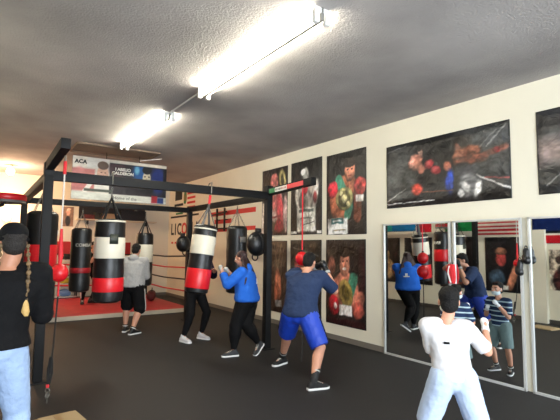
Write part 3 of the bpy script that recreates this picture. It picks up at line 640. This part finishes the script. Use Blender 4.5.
for z, m in ropes:
    for a, b in ((0, 2), (1, 3), (2, 3)):
        p = Vector((cs[a][0]-cx0, cs[a][1]-RY0, z)); q = Vector((cs[b][0]-cx0, cs[b][1]-RY0, z-.02)); mid = (p+q)/2-Vector((0, 0, .03))
        MB().tube([p+(q-p)*.02, mid, q-(q-p)*.02], .02, 8).build('rope', m, t)
MB().box((cs[3][0]-cx0-.06, cs[3][1]-RY0-.06, .95), (.10, .10, .9), Euler((0, 0, PI/4)), bevel=.02).build('corner_pad', M_BLACKV, t)
MB().box((cs[2][0]-cx0+.06, cs[2][1]-RY0-.06, .95), (.10, .10, .9), Euler((0, 0, PI/4)), bevel=.02).build('corner_pad', M_REDV, t)
# things beside and in the ring
t = thing('duffel_bag', 'dark red duffel bag lying at the right side of the ring', 'duffel bag', (4.25, 12.6, RZ+.005), math.radians(70))
fused(MB().cap((-.28, 0, .13), (.28, 0, .13), .13, .13), 'bag_body', mat('dark_maroon_cloth', (80, 24, 26), .7), t, voxel=.02, smooth=3, disp=.02)
MB().torus((0, -.02, .22), .12, .012, (0, 1, 0), 20).build('handle', M_BSTRAP, t); MB().box((0, 0, .262), (.4, .02, .01)).build('zip', M_BLACK, t)
def small_rack():
    t = thing('storage_rack', 'small open rack of coloured gear behind the ring at the left', 'rack', (2.25, 14.40, 0))
    for x in (-.3, .3):
        for y in (-.12, .12): MB().box((x, y, .68), (.025, .025, 1.36)).build('leg', M_STEEL, t)
    for z in (.12, .5, .85, 1.2): MB().box((0, 0, z), (.62, .27, .02)).build('shelf', M_WHITEMETAL, t)
small_rack()
for lab, z, c, r in (('blue and white ball on the lowest shelf of the small rack', .13, (120, 160, 210), .12), ('yellow headgear on the second shelf of the small rack', .51, (206, 190, 60), .10), ('white towel roll on the third shelf of the small rack', .86, (224, 220, 210), .09), ('black glove pile on the top shelf of the small rack', 1.21, (30, 30, 30), .1)):
    nm = {'blue': 'ball', 'yellow': 'headgear', 'white': 'towel_roll', 'black': 'glove_bundle'}[lab.split()[0]]
    o = fused(MB().ell((0, 0, r*.9), (r*1.5, r, r*.9)).ell((r*.9, 0, r*.7), r*.7), nm, mat('gear_%d' % c[0], c, .6), None, voxel=.015, smooth=2)
    o.location = (2.23, 14.40, z+.003); tag(o, lab, nm.replace('_', ' '))
t = thing('cardboard_box', 'flattened tan cardboard box on the floor at the bottom left', 'cardboard', (.72, 4.75, 0), math.radians(8))
MC_ = mat('tan_cardboard', (170, 148, 112), .8)
MB().box((0, -.22, .012), (.38, .5, .022)).build('panel', MC_, t); MB().box((0, -.2, .027), (.30, .44, .006), Euler((0, math.radians(.6), 0))).build('flap', MC_, t)
MB().box((0, -.22, .033), (.05, .40, .003)).build('tape', mat('brown_tape', (150, 120, 80), .3), t)

# ============================================================ PEOPLE
def ik(a, b, l1, l2, hint):
    a = Vector(a); b = Vector(b); d = b-a; L = min(d.length, (l1+l2)*.999); u = d.normalized(); b = a+u*L
    x = (l1*l1-l2*l2+L*L)/(2*L); h = math.sqrt(max(0, l1*l1-x*x)); hv = Vector(hint); hv = (hv-u*hv.dot(u))
    hv = hv.normalized() if hv.length > 1e-6 else perp(u)[0]
    return a+u*x+hv*h, b
def person(label, pos, az, H, S):
    """S: pose and outfit, lengths as fractions of height H; local axes: x right, y forward, z up"""
    root = thing('person', label, 'person', pos, -math.radians(az))
    g = S.get('girth', 1); V = lambda p: Vector(p)*H
    kid = S.get('kid', 0); hs = 1.0+.14*kid
    pel = V(S.get('pelvis', (0, 0, .52))); che = V(S.get('chest', (0, .01, .80))); head = V(S.get('head', (0, .04, .93)))
    tw = math.radians(S.get('twist', 0)); sx = Vector((math.cos(tw), math.sin(tw), S.get('shtilt', 0))).normalized()
    hw = math.radians(S.get('hiptwist', 0)); hx = Vector((math.cos(hw), math.sin(hw), 0))
    up = (che-pel).normalized(); sf = up.cross(sx)*1.0; sf = sx.cross(up)*-1; sf = up.cross(sx).normalized()   # forward of chest
    if sf.y < 0 and abs(tw) < 1.4: sf = -sf
    hf = Vector((-hx.y, hx.x, 0))
    neck = che+up*.025*H
    SR, SL = che+sx*.105*H*g**.5, che-sx*.105*H*g**.5
    HR, HL = pel+hx*.052*H*g**.5, pel-hx*.052*H*g**.5
    ua, fa, th, sh = .172*H, .155*H, .245*H, .235*H
    hinge = Vector(S.get('elbR', (.5, -.4, -1))), Vector(S.get('elbL', (-.5, -.4, -1)))
    handR, handL = V(S['handR']), V(S['handL'])
    ER, WR = ik(SR, handR, ua, fa, hinge[0]); EL, WL = ik(SL, handL, ua, fa, hinge[1])
    feet = {}
    ca_, sa_ = math.cos(math.radians(az)), math.sin(math.radians(az))
    for k, hip in (('R', HR), ('L', HL)):
        if 'fw'+k in S:
            tx, ty, qx, qy, *re_ = S['fw'+k]; tx -= pos[0]; ty -= pos[1]
            wy = math.degrees(math.atan2(S['fw'+k][0]-qx, S['fw'+k][1]-qy))
            S['foot'+k] = ((tx*ca_-ty*sa_)/H, (tx*sa_+ty*ca_)/H, (re_[1] if len(re_) > 1 else 0)/H, wy-az, re_[0] if re_ else 0)
        f = S['foot'+k]; yaw = math.radians(f[3]); pit = math.radians(f[4] if len(f) > 4 else 0)   # pit > 0: heel up
        fd = Vector((math.sin(yaw), math.cos(yaw), 0)); toe = V(f[:3]); side = Vector((fd.y, -fd.x, 0))
        # foot direction tilted: heel behind and above the toe
        fdd = (fd*math.cos(pit)-Vector((0, 0, 1))*math.sin(pit)).normalized(); fup = side.cross(fdd).normalized()
        if fup.z < 0: fup = -fup
        ank = toe-fdd*.105*H+fup*.055*H
        kn, an = ik(hip, ank, th, sh, fd+Vector((side.x*.15*(1 if k == 'R' else -1), side.y*.15*(1 if k == 'R' else -1), 0)))
        feet[k] = (kn, ank, toe, fdd, fup, side)
    skin = S.get('skin', M_SKIN)
    # ---- head frame
    hy = math.radians(S.get('headyaw', 0)); hp = math.radians(S.get('headpitch', 0))
    Rh = Euler((-hp, 0, -hy)).to_matrix(); Hs = H*hs
    h = lambda x, y, z: head+Rh@(Vector((x, y, z))*Hs)
    # ---- body
    b = MB()
    def torso(mb, k, z0=0., z1=1., ex=0):
        rr = [(-.10, .055, .05), (-.03, .088, .062), (.05, .093, .066), (.28, .080, .056), (.5, .078, .056), (.72, .098, .064), (.9, .108, .060), (1.0, .085, .045), (1.08, .04, .035)]
        gg = S.get('belly', g); rings = []; fs = [q[0] for q in rr]
        ff_ = sorted({z0, z1} | {f for f in fs if z0 < f < z1})
        for f in ff_:
            rx, ry = np.interp(f, fs, [q[1] for q in rr]), np.interp(f, fs, [q[2] for q in rr])
            w_ = min(1, max(0, f)); xx = (hx*(1-w_)+sx*w_).normalized(); ff = (hf*(1-w_)+sf*w_).normalized()
            c = pel+(che-pel)*f+ff*.012*H*math.sin(w_*PI)*-1*0
            bend = S.get('bend', 0); c = c-ff*bend*H*math.sin(w_*PI)
            q = g*(1-w_)+g**.6*w_ if f > .6 or f < .2 else gg
            rings.append((c, xx*rx*H*q*k+xx*ex*H, ff*ry*H*q*k+ff*ex*H))
        mb.loft(rings, 24)
    torso(b, .96, -.1, 1.08)
    b.cap(neck-up*.01*H, head-Rh@Vector((0, .012*Hs, .045*Hs)), .034*H*g**.3, .031*H*g**.3)
    b.ell(h(0, -.006, .018), (.043*Hs, .054*Hs, .050*Hs), Rh); b.ell(h(0, .012, -.018), (.035*Hs, .040*Hs, .044*Hs), Rh)
    b.ell(h(0, .030, -.045), (.018*Hs, .016*Hs, .014*Hs), Rh)
    b.cap(h(0, .048, .010), h(0, .062, -.010), .006*Hs, .0095*Hs, 8)
    for s in (-1, 1):
        b.ell(h(s*.045, -.004, -.002), (.005*Hs, .011*Hs, .018*Hs), Rh); b.ell(h(s*.020, .045, .018), (.014*Hs, .007*Hs, .005*Hs), Rh)
        b.ell(h(s*.022, .036, -.012), (.013*Hs, .012*Hs, .012*Hs), Rh)
    ag = g**.55
    for s, Sh, El, Wr in ((1, SR, ER, WR), (-1, SL, EL, WL)):
        b.cap(Sh, El, .031*H*ag, .024*H*ag); b.cap(El, El+(Wr-El)*.35, .024*H*ag, .025*H*ag); b.cap(El+(Wr-El)*.35, Wr, .025*H*ag, .0165*H*ag)
    lg = g**.6*S.get('legk', 1)
    for k, hip in (('R', HR), ('L', HL)):
        kn, an, toe, fd, fu, sd = feet[k]
        b.cap(hip, kn, .050*H*lg, .032*H*lg); calf = kn+(an-kn)*.3-fd*.008*H
        b.cap(kn, calf, .030*H*lg, .033*H*lg); b.cap(calf, an, .033*H*lg, .021*H)
        b.cap(an-fu*.02*H, toe-fd*.02*H+fu*.018*H, .024*H, .016*H)
    glove = S.get('glove')
    hands = {}
    for s, El, Wr, key in ((1, ER, WR, 'R'), (-1, EL, WL, 'L')):
        d = Vector(S.get('hdir'+key, (Wr-El))).normalized(); pn = Vector(S.get('palm'+key, (-s, 0, 0))); pn = (pn-d*pn.dot(d)).normalized(); tx = d.cross(pn)
        if tx.z < 0: tx = -tx                                             # thumb side up
        hands[key] = (Wr, d, pn, tx)
        pc = Wr+d*.028*H; Rm = Matrix((tx, d, pn)).transposed()
        b.ell(pc, (.024*H, .030*H, .0125*H), Rm)
        if glove: continue
        curl = S.get('curl', .5)
        for i, (off, ln) in enumerate(((.016, .040), (.0055, .045), (-.005, .042), (-.0155, .034))):
            p = Wr+d*.048*H+tx*off*H; dd = (d+tx*off*3).normalized(); c = curl
            for j, fr in enumerate((.42, .32, .26)):
                q = p+dd*ln*fr*H; b.cap(p, q, .0056*H*(1-.08*j), .0052*H*(1-.1*j), 8); p = q; dd = (dd*math.cos(c)+pn*math.sin(c)).normalized()
        p = Wr+d*.016*H+tx*.020*H; dd = (d*.7+tx*.8+pn*.2).normalized()
        for fr in (.022, .018, .013): q = p+dd*fr*H; b.cap(p, q, .0066*H, .006*H, 8); p = q; dd = (dd+d*.5+pn*.3).normalized()
    fused(b, 'body', skin, root, voxel=.0075 if not kid else .0065, smooth=3)
    # ---- face details
    for s in (-1, 1):
        e = MB().ell(h(s*.020, .044, .006), (.0085*Hs, .006*Hs, .0055*Hs), Rh, 10).build('eye', M_EYEW, root)
        MB().ell(h(s*.020, .0488, .006), (.0040*Hs, .0022*Hs, .0042*Hs), Rh, 8).build('iris', M_EYEB, e)
        MB().cap(h(s*.011, .052, .020), h(s*.031, .045, .021), .0028*Hs, .0022*Hs, 6).build('eyebrow', S.get('hair_m', M_HAIR), root)
    if S.get('mask'):
        mk = MB(); mk.ell(h(0, .018, -.030), (.040*Hs, .044*Hs, .028*Hs), Rh); mo = fused(mk, 'face_mask', S['mask'], root, voxel=.006, smooth=2)
        for s in (-1, 1): MB().tube([h(s*.036, .03, -.018), h(s*.046, .012, -.004), h(s*.047, -.006, .010)], .0022*Hs, 6).build('ear_loop', S['mask'], mo)
    else:
        MB().cap(h(-.012, .0495, -.027), h(.012, .0495, -.027), .0042*Hs, .0042*Hs, 8).build('mouth', M_LIP, root)
    # ---- hair
    hm = S.get('hair_m', M_HAIR); hb = MB(); st = S.get('hair', 'short')
    hb.ell(h(0, -.016, .030), (.0485*Hs, .056*Hs, .050*Hs), Rh); hb.ell(h(0, -.032, -.004), (.043*Hs, .036*Hs, .046*Hs), Rh)
    if st == 'short': hb.ell(h(0, .018, .056), (.036*Hs, .030*Hs, .018*Hs), Rh)
    if st == 'long':
        base = h(0, -.045, -.02)
        for i in range(9):
            x = (i-4)*.011; p0 = h(x, -.038, .0); p1 = p0+Vector((x*.8*H, -.035*H, -.09*H)); p2 = p1+Vector((x*.9*H, -.035*H, -.10*H)); p3 = p2+Vector((x*.2*H, .004*H, -(.05+.02*math.sin(i*2.1))*H))
            for a_, c_, r0, r1 in ((p0, p1, .016, .017), (p1, p2, .017, .014), (p2, p3, .014, .006)): hb.cap(a_, c_, r0*H, r1*H, 8)
    if st != 'none': fused(hb, 'hair', hm, root, voxel=.008, smooth=2, disp=.006, dscale=.03)
    if S.get('hat'):
        cb = MB().ell(h(0, -.012, .040), (.052*Hs, .060*Hs, .046*Hs), Rh)
        fused(cb, 'beanie', S['hat'], root, voxel=.008, smooth=3)
        MB().torus(h(0, -.006, .016), .047*Hs, .009*Hs, Rh@Vector((0, .15, 1)), 28, 8).build('beanie_cuff', S['hat'], root)
    # ---- trunk clothing
    top = S.get('top')
    if top:
        m, sl, hem, loose = top['m'], top.get('sleeve', .6), top.get('hem', 0.), top.get('loose', 1.10)
        c = MB(); torso(c, loose, hem, 1.08 if top.get('hood') else 1.05)
        if hem <= 0: pass
        hd = pel+(che-pel)*hem
        for s, Sh, El, Wr in ((1, SR, ER, WR), (-1, SL, EL, WL)):
            k1 = .037*H*ag*loose; k2 = .033*H*ag*loose
            c.cap(che+(Sh-che)*.55, Sh, .042*H*loose, k1*1.02)
            if sl <= 1: c.seg(Sh, Sh+(El-Sh)*sl, k1, k2*1.08, 16, True, False)
            else: c.cap(Sh, El, k1, k2); c.seg(El, El+(Wr-El)*(sl-1), k2, .024*H*ag*loose, 16, True, False)
        if top.get('hood'):
            bk = -sf; c.ell(neck+bk*.035*H+up*.005*H, (.058*H, .04*H, .045*H), Matrix((sx, sf, up)).transposed()); c.ell(neck-bk*.005*H+up*.01*H, (.052*H, .05*H, .025*H), Matrix((sx, sf, up)).transposed())
        nm = top.get('name', 'shirt'); so = fused(c, nm, m, root, voxel=.010, smooth=top.get('smooth', 5), disp=top.get('disp', .014), dscale=top.get('ds', .09))
        if top.get('collar'): MB().torus(neck+up*.012*H, .042*H, .006*H, up+sf*.25, 28, 8).build('collar', top['collar'], so)
        if top.get('cuffband'):
            for El, Wr in ((ER, WR), (EL, WL)):
                q = El+(Wr-El)*(sl-1.02); MB().seg(q, q+(Wr-El).normalized()*.03*H, .025*H*ag*loose, .023*H*ag*loose).build('cuff', top['cuffband'], so)
        for pz, px, wz, wx, mm_ in top.get('marks', []):
            # small flat print laid on the back of the shirt
            ray_o = pel+(che-pel)*pz+sx*px*H-sf*.5*H
            hit, loc, nor, _ = so.ray_cast(ray_o, sf)
            if hit:
                R = Matrix((sx, up, -sf)).transposed(); MB().box(loc-sf*.003, (wx*H, wz*H, .004), R).build('shirt_print', mm_, so)
    # ---- legs clothing
    pt = S.get('pants')
    if pt:
        c = MB(); ln = pt['len']; lo = pt.get('loose', 1.12); lw = min(lo, 1.06); torso(c, lw, -.10, pt.get('top', .12)); fl = pt.get('flare', 1)
        c.ell(pel-Vector((0, 0, .03*H)), (.085*H*g**.7*lw, .060*H*g**.7*lw, .045*H), Matrix((hx, hf, Vector((0, 0, 1)))).transposed())
        for k, hip in (('R', HR), ('L', HL)):
            kn, an, *_r = feet[k]; rk = .038*H*lg*lo
            if ln <= 1: c.seg(hip, hip+(kn-hip)*ln, .055*H*lg*lo, (.055+(.038-.055)*ln)*H*lg*lo*fl, 18, True, False)
            else:
                c.cap(hip, kn, .055*H*lg*lo, rk*fl); e = kn+(an-kn)*(ln-1)
                if fl > 1.2: c.seg(kn, e, rk*fl, rk*fl, 18, True, False)
                else:
                    cf = kn+(e-kn)*.35; c.cap(kn, cf, rk, rk*1.02); c.seg(cf, e, rk*1.02, .026*H*pt.get('ank', 1), 16, True, False)
        po = fused(c, pt.get('name', 'trousers'), pt['m'], root, voxel=.010, smooth=4, disp=pt.get('disp', .012), dscale=.08)
        if pt.get('stripe'):
            for k, hip, s in (('R', HR, 1), ('L', HL, -1)):
                kn, an, *_r = feet[k]; e = hip+(kn-hip)*min(1, ln) if ln <= 1 else kn+(an-kn)*(ln-1)
                pts = []
                for q in np.linspace(.05, .95, 10):
                    base = hip+(e-hip)*q if ln <= 1 else ((hip+(kn-hip)*q*2) if q < .5 else kn+(e-kn)*(q*2-1))
                    hit, loc, nor, _ = po.ray_cast(base+hx*s*.3*H, -hx*s)
                    if hit: pts.append(loc+hx*s*.002)
                if len(pts) > 1:
                    wv = hf*.012*H; MB().loft([(p, wv, hx*.003) for p in pts], 6).build('side_stripe', pt['stripe'], po)
    # ---- socks, shoes
    for k in 'RL':
        kn, an, toe, fd, fu, sd = feet[k]
        if S.get('sock'):
            d = (kn-an).normalized(); sk = MB().seg(an-d*.01*H, an+d*S.get('sockh', .06)*H, .0255*H, .029*H).build('sock', S['sock'], root)
            MB().seg(an+d*(S.get('sockh', .06)-.02)*H, an+d*(S.get('sockh', .06)-.012)*H, .0295*H, .0300*H).build('sock_band', S.get('sockband', M_WHITEP), sk)
        sole0 = toe-fu*.0  # toe tip at ground
        heel = toe-fd*.150*H
        c = MB(); L = .158*H; wd = .028*H
        prof = [(0, .55, .030), (.06, .80, .046), (.2, .88, .058), (.34, .86, .056), (.5, .92, .046), (.68, 1.0, .036), (.84, .95, .030), (.95, .70, .024), (1.0, .35, .016)]
        rings = [(heel+fd*L*f+fu*(hh*H/2+.004*H), sd*wd*w_, fu*hh*H/2) for f, w_, hh in prof]
        c.loft(rings, 16, sq=2.6)
        c.cap(heel+fd*L*.24+fu*.04*H, heel+fd*L*.26+fu*.062*H, .026*H, .026*H)
        sho = fused(c, 'shoe', S.get('shoe', M_BLACKV), root, voxel=.007, smooth=2)
        c = MB(); rings = []
        for f, w_, hh in prof: rings.append((heel+fd*(L*1.03*f-.015*L)+fu*.007*H, sd*wd*w_*1.10, fu*.0085*H))
        c.loft(rings, 16, sq=4); c.build('sole', S.get('sole', M_RUBW), sho)
        c = MB()
        for j in range(4):
            f = .42+.08*j; p = heel+fd*L*f+fu*(.056-.0055*j)*H; c.cap(p-sd*.012*H, p+sd*.012*H, .0022*H, .0022*H, 6)
        c.build('laces', S.get('lace', M_WHITEP), sho)
    if glove:
        for s, k in ((1, 'R'), (-1, 'L')):
            Wr, d, pn, tx = hands[k]; gm = fused(glove_mesh(MB(), Wr+d*.012*H, d, -pn, S.get('gsize', .052)*H, s), 'boxing_glove', glove, root, voxel=.008, smooth=2)
            MB().seg(Wr-d*.012*H, Wr+d*.006*H, S.get('gsize', .052)*.47*H, S.get('gsize', .052)*.47*H).build('glove_cuff', S.get('gcuff', glove), gm)
    S['_'] = dict(head=head, h=h, Rh=Rh, neck=neck, sx=sx, sf=sf, up=up, root=root, pel=pel, che=che, H=H)
    return root, S['_']

C_BLACK = mat('black_cotton', (12, 12, 14), .85, bump=.3, bscale=25, spec=.2)
C_LEG = mat('black_legging_cloth', (11, 11, 13), .8, spec=.2)
C_NAVY = mat('navy_cotton', (38, 52, 82), .85, bump=.3, bscale=22, spec=.2)
C_ROYAL = mat('royal_blue_satin', (24, 62, 176), .5, bump=.25, bscale=20)
C_HOOD = mat('royal_blue_fleece', (38, 100, 200), .9, bump=.3, bscale=22, spec=.2)
C_GREY = mat('grey_marl_fleece', (158, 158, 158), .9, bump=.3, bscale=25, var=.06, vscale=30, spec=.2)
C_WHITE = mat('white_cotton', (206, 204, 205), .85, bump=.5, bscale=9, var=.10, vscale=5, spec=.2)
C_LBLUE = mat('pale_blue_cotton', (174, 190, 216), .8, bump=.4, bscale=18, spec=.2)
C_DENIM = mat('light_blue_denim', (150, 172, 204), .85, bump=.4, bscale=35, var=.10, vscale=14, spec=.2)
C_SHORTG = mat('grey_green_cotton', (104, 122, 122), .85, bump=.3, bscale=20, spec=.2)
C_DNAVY = mat('dark_navy_cotton', (20, 26, 50), .85, bump=.3, bscale=22, spec=.2)
M_GLW = mat('white_leather', (226, 228, 230), .4); M_GLG = mat('grey_leather', (168, 170, 166), .4)
M_MASK = mat('pale_blue_mask', (196, 212, 218), .8)
M_BRUN = mat('dark_auburn_hair', (44, 22, 22), .5, bump=.6, bscale=90)
M_BLOND = mat('blond_braid_ends', (196, 160, 96), .6, bump=.5, bscale=90)
# striped shirt material: navy with pale rings by height on the shirt itself
ms = mat('striped_cotton', (34, 50, 84), .85, spec=.2)
nt = ms.node_tree; tcn = nt.nodes.new('ShaderNodeTexCoord'); sp = nt.nodes.new('ShaderNodeSeparateXYZ'); mth = nt.nodes.new('ShaderNodeMath'); mth.operation = 'MULTIPLY'; mth.inputs[1].default_value = 15.5
fr = nt.nodes.new('ShaderNodeMath'); fr.operation = 'FRACT'; gt = nt.nodes.new('ShaderNodeMath'); gt.operation = 'GREATER_THAN'; gt.inputs[1].default_value = .74
mx = nt.nodes.new('ShaderNodeMix'); mx.data_type = 'RGBA'; mx.inputs[6].default_value = lin((34, 50, 80))+(1,); mx.inputs[7].default_value = lin((168, 190, 200))+(1,)
nt.links.new(tcn.outputs['Object'], sp.inputs[0]); nt.links.new(sp.outputs['Z'], mth.inputs[0]); nt.links.new(mth.outputs[0], fr.inputs[0]); nt.links.new(fr.outputs[0], gt.inputs[0]); nt.links.new(gt.outputs[0], mx.inputs[0]); nt.links.new(mx.outputs[2], nt.nodes['Principled BSDF'].inputs['Base Color'])

# 1 woman at the left edge, seen from behind
root, I = person('woman in a black top and light jeans with two long braids, at the left edge', (.18, 3.55, 0), 2, 1.76, dict(
    girth=1.25, belly=1.2, pelvis=(-.03, 0, .52), chest=(.0, .015, .82), head=(.018, .03, .942), headyaw=-8, footR=(.09, .07, 0, 10), footL=(-.12, .03, 0, -10),
    handR=(.125, .19, .71), handL=(-.17, .10, .70), elbR=(.15, -.6, -1), elbL=(-.4, -.6, -1), hair='short', hair_m=mat('brown_hair', (26, 20, 16), .7, bump=.6, bscale=90), hat=C_BLACK, skin=M_SKIN2, glove=M_BLACKV,
    top=dict(m=C_BLACK, sleeve=1.97, hem=.08, loose=1.16, name='black_top'), pants=dict(m=C_DENIM, len=1.92, loose=1.10, name='jeans', top=.14), shoe=M_BLACKV))
h, sf, up, sx, H = I['h'], I['sf'], I['up'], I['sx'], I['H']
for s in (-1, 1):
    mb = MB(); p0 = h(s*.046, -.035, -.01); n = 13; drop = .205*H
    for i in range(n):
        f = i/(n-1); base = p0+Vector((s*.006*H*math.sin(f*3), -.062*H*min(1, f*2.0)+.01*H*f, -drop*f))
        for q in (0, PI): mb.ell(base+Vector((math.cos(i*1.57+q)*.006, math.sin(i*1.57+q)*.006, 0)), (.011, .011, .017), None, 8)
    br = fused(mb, 'braid', mat('streaked_braid_hair', (98, 76, 46), .6, bump=.5, bscale=60, var=.6, vscale=30), root, voxel=.005, smooth=1)
    e = p0+Vector((s*.006*H*math.sin(3), -.052*H, -drop))
    MB().torus(e, .010, .005, (0, 0, 1), 14, 6).build('hair_tie', M_BLACK, br)
    MB().loft([(e, (.010, 0, 0), (0, .010, 0)), (e-Vector((0, 0, .035)), (.022, 0, 0), (0, .016, 0)), (e-Vector((-.004*s, 0, .085)), (.026, 0, 0), (0, .016, 0)), (e-Vector((-.01*s, 0, .115)), (.012, 0, 0), (0, .008, 0))], 12).build('braid_end', M_BLOND, br)

# 2 man in grey hoodie
person('man in a grey hoodie and black shorts, seen from behind at the far bags', (2.50, 8.50, 0), 38, 1.71, dict(
    girth=1.25, belly=1.42, pelvis=(0, 0, .515), chest=(0, .03, .795), head=(0, .075, .912), headpitch=14, fwR=(2.66, 8.45, 2.46, 8.36), fwL=(2.55, 8.86, 2.42, 8.66),
    handR=(.09, .20, .66), handL=(-.06, .22, .76), elbR=(.3, -.6, -1), elbL=(-.6, 0, -1), hair='short', glove=M_BLACKV, legk=1.05,
    top=dict(m=C_GREY, sleeve=1.92, hem=-.02, loose=1.18, hood=True, name='hoodie'), pants=dict(m=C_BLACK, len=1.08, loose=1.22, name='shorts', stripe=M_WHITEP, flare=1.21, top=.1),
    shoe=M_BLACKV, sock=M_BLACK, sockh=.03))
# 3 person in dark clothes and white shoes
person('person in dark clothes and white shoes holding the swung bag from behind', (3.30, 7.42, 0), 160, 1.70, dict(
    girth=1.15, pelvis=(0, 0, .50), chest=(-.05, .03, .79), head=(.01, .09, .88), headpitch=12, fwR=(3.10, 7.10, 3.01, 7.38), fwL=(3.50, 7.20, 3.37, 7.46),
    handR=(.14, .22, .66), handL=(-.03, .25, .72), elbR=(.5, -.2, -.8), elbL=(-.6, -.4, -.8), hair='short', palmR=(-.8, .6, 0), palmL=(.8, .6, 0), curl=.35,
    top=dict(m=C_DNAVY, sleeve=1.9, hem=-.05, loose=1.16, name='dark_sweatshirt'), pants=dict(m=C_LEG, len=1.95, loose=1.04, name='trousers', top=.1), shoe=C_WHITE, sole=M_RUBW))
# 4 woman in the blue hoodie
person('woman in a royal blue hoodie and black leggings punching the swung bag', (3.50, 5.92, 0), -36, 1.62, dict(
    girth=1.65, belly=1.72, legk=1.12, pelvis=(0, -.01, .52), chest=(0, .02, .785), head=(-.01, .062, .905), headpitch=12, twist=10, fwR=(3.60, 5.80, 3.86, 5.90, 34), fwL=(3.14, 5.98, 3.40, 5.92),
    handR=(-.03, .17, .765), handL=(-.13, .20, .785), elbR=(.3, -.5, -1), elbL=(-.5, -.2, -1), hair='long', hair_m=M_BRUN, glove=M_GLG, gsize=.042,
    top=dict(m=C_HOOD, sleeve=1.85, hem=-.06, loose=1.10, hood=True, name='hoodie', marks=[(.55, .02, .012, .075, M_WHITEP), (.64, .02, .03, .03, M_WHITEP)]),
    pants=dict(m=C_LEG, len=1.95, loose=1.03, name='leggings', top=.1), shoe=mat('dark_grey_knit', (48, 50, 54), .8), sole=M_RUBW))
# 5 man in the navy shirt
person('man in a navy shirt and royal blue shorts boxing toward the mirrors', (3.46, 4.48, 0), 60, 1.74, dict(
    girth=1.28, belly=1.34, pelvis=(0, -.02, .47), chest=(.01, .075, .735), head=(.012, .135, .835), headpitch=20, twist=0, bend=.02,
    fwR=(3.52, 4.03, 3.21, 4.10), fwL=(3.50, 5.14, 3.82, 5.22), handR=(.125, .215, .765), handL=(.02, .24, .80), elbR=(.55, .1, -1), elbL=(-1, .5, -.3), hair='short', glove=M_BLACKV, gsize=.056, gcuff=M_GLG,
    top=dict(m=C_NAVY, sleeve=.9, hem=-.07, loose=1.20, name='navy_shirt', disp=.022, ds=.10), pants=dict(m=C_ROYAL, len=.98, loose=1.28, name='shorts', flare=1.22, top=.08, stripe=C_DNAVY),
    shoe=mat('black_mesh', (22, 22, 24), .8), sole=M_RUBW, sock=M_BLACK, sockh=.085, sockband=M_GLG))
# 6 boy in white
person('boy in a white shirt and pale blue shorts, seen from behind in the foreground', (2.93, 1.98, 0), 40, 1.40, dict(
    kid=1, girth=.98, belly=1.12, pelvis=(.01, 0, .51), chest=(-.015, .015, .77), head=(.01, .05, .895), headyaw=10, shtilt=-.04, footR=(.19, .0, 0, 28), footL=(-.15, .10, 0, -8),
    handR=(.235, .15, .735), handL=(-.04, .16, .72), elbR=(.3, -.5, -1), elbL=(.1, -.1, -1), hair='short', mask=M_WHITEP, glove=M_GLW, gsize=.044,
    top=dict(m=C_WHITE, sleeve=.9, hem=-.04, loose=1.14, name='white_shirt', disp=.013, ds=.07, marks=[(.70, -.028, .012, .030, C_BLACK)]), pants=dict(m=C_LBLUE, len=1.02, loose=1.34, name='shorts', flare=1.24, top=.1), shoe=M_BLACKV, skin=M_SKIN))
# 7 boy in stripes, facing the mirror
person('small boy in a striped navy shirt facing the mirror, hidden behind the boy in white', (4.90, 3.24, 0), 86, 1.22, dict(
    kid=1, girth=1.06, pelvis=(0, 0, .515), chest=(0, .01, .785), head=(.0, .04, .915), footR=(.12, .05, 0, 22), footL=(-.12, .05, 0, -15),
    handR=(.075, .14, .75), handL=(-.06, .14, .70), elbR=(.4, .0, -1), elbL=(-.3, .0, -1), hair='short', mask=M_MASK, glove=M_GLW, gsize=.042,
    top=dict(m=ms, sleeve=.9, hem=-.02, loose=1.14, name='striped_shirt', disp=.008), pants=dict(m=C_SHORTG, len=.98, loose=1.28, name='shorts', flare=1.2, top=.1), shoe=M_BLACKV, sock=M_BLACK, sockh=.04))
# 8 person in the ring behind the bags
person('person in black with a white side stripe standing in the ring behind the bags', (2.55, 12.55, RZ+.010), 150, 1.68, dict(
    girth=1.0, pelvis=(0, 0, .50), chest=(0, .03, .78), head=(0, .07, .90), footR=(.14, .02, 0, 40), footL=(-.12, .06, 0, -30),
    handR=(.06, .2, .80), handL=(-.08, .22, .80), hair='short', glove=M_REDV,
    top=dict(m=C_BLACK, sleeve=.9, hem=0, loose=1.1, name='black_shirt'), pants=dict(m=C_LEG, len=1.95, loose=1.08, name='trousers', stripe=M_WHITEP), shoe=M_BLACKV, sole=M_BLACK))
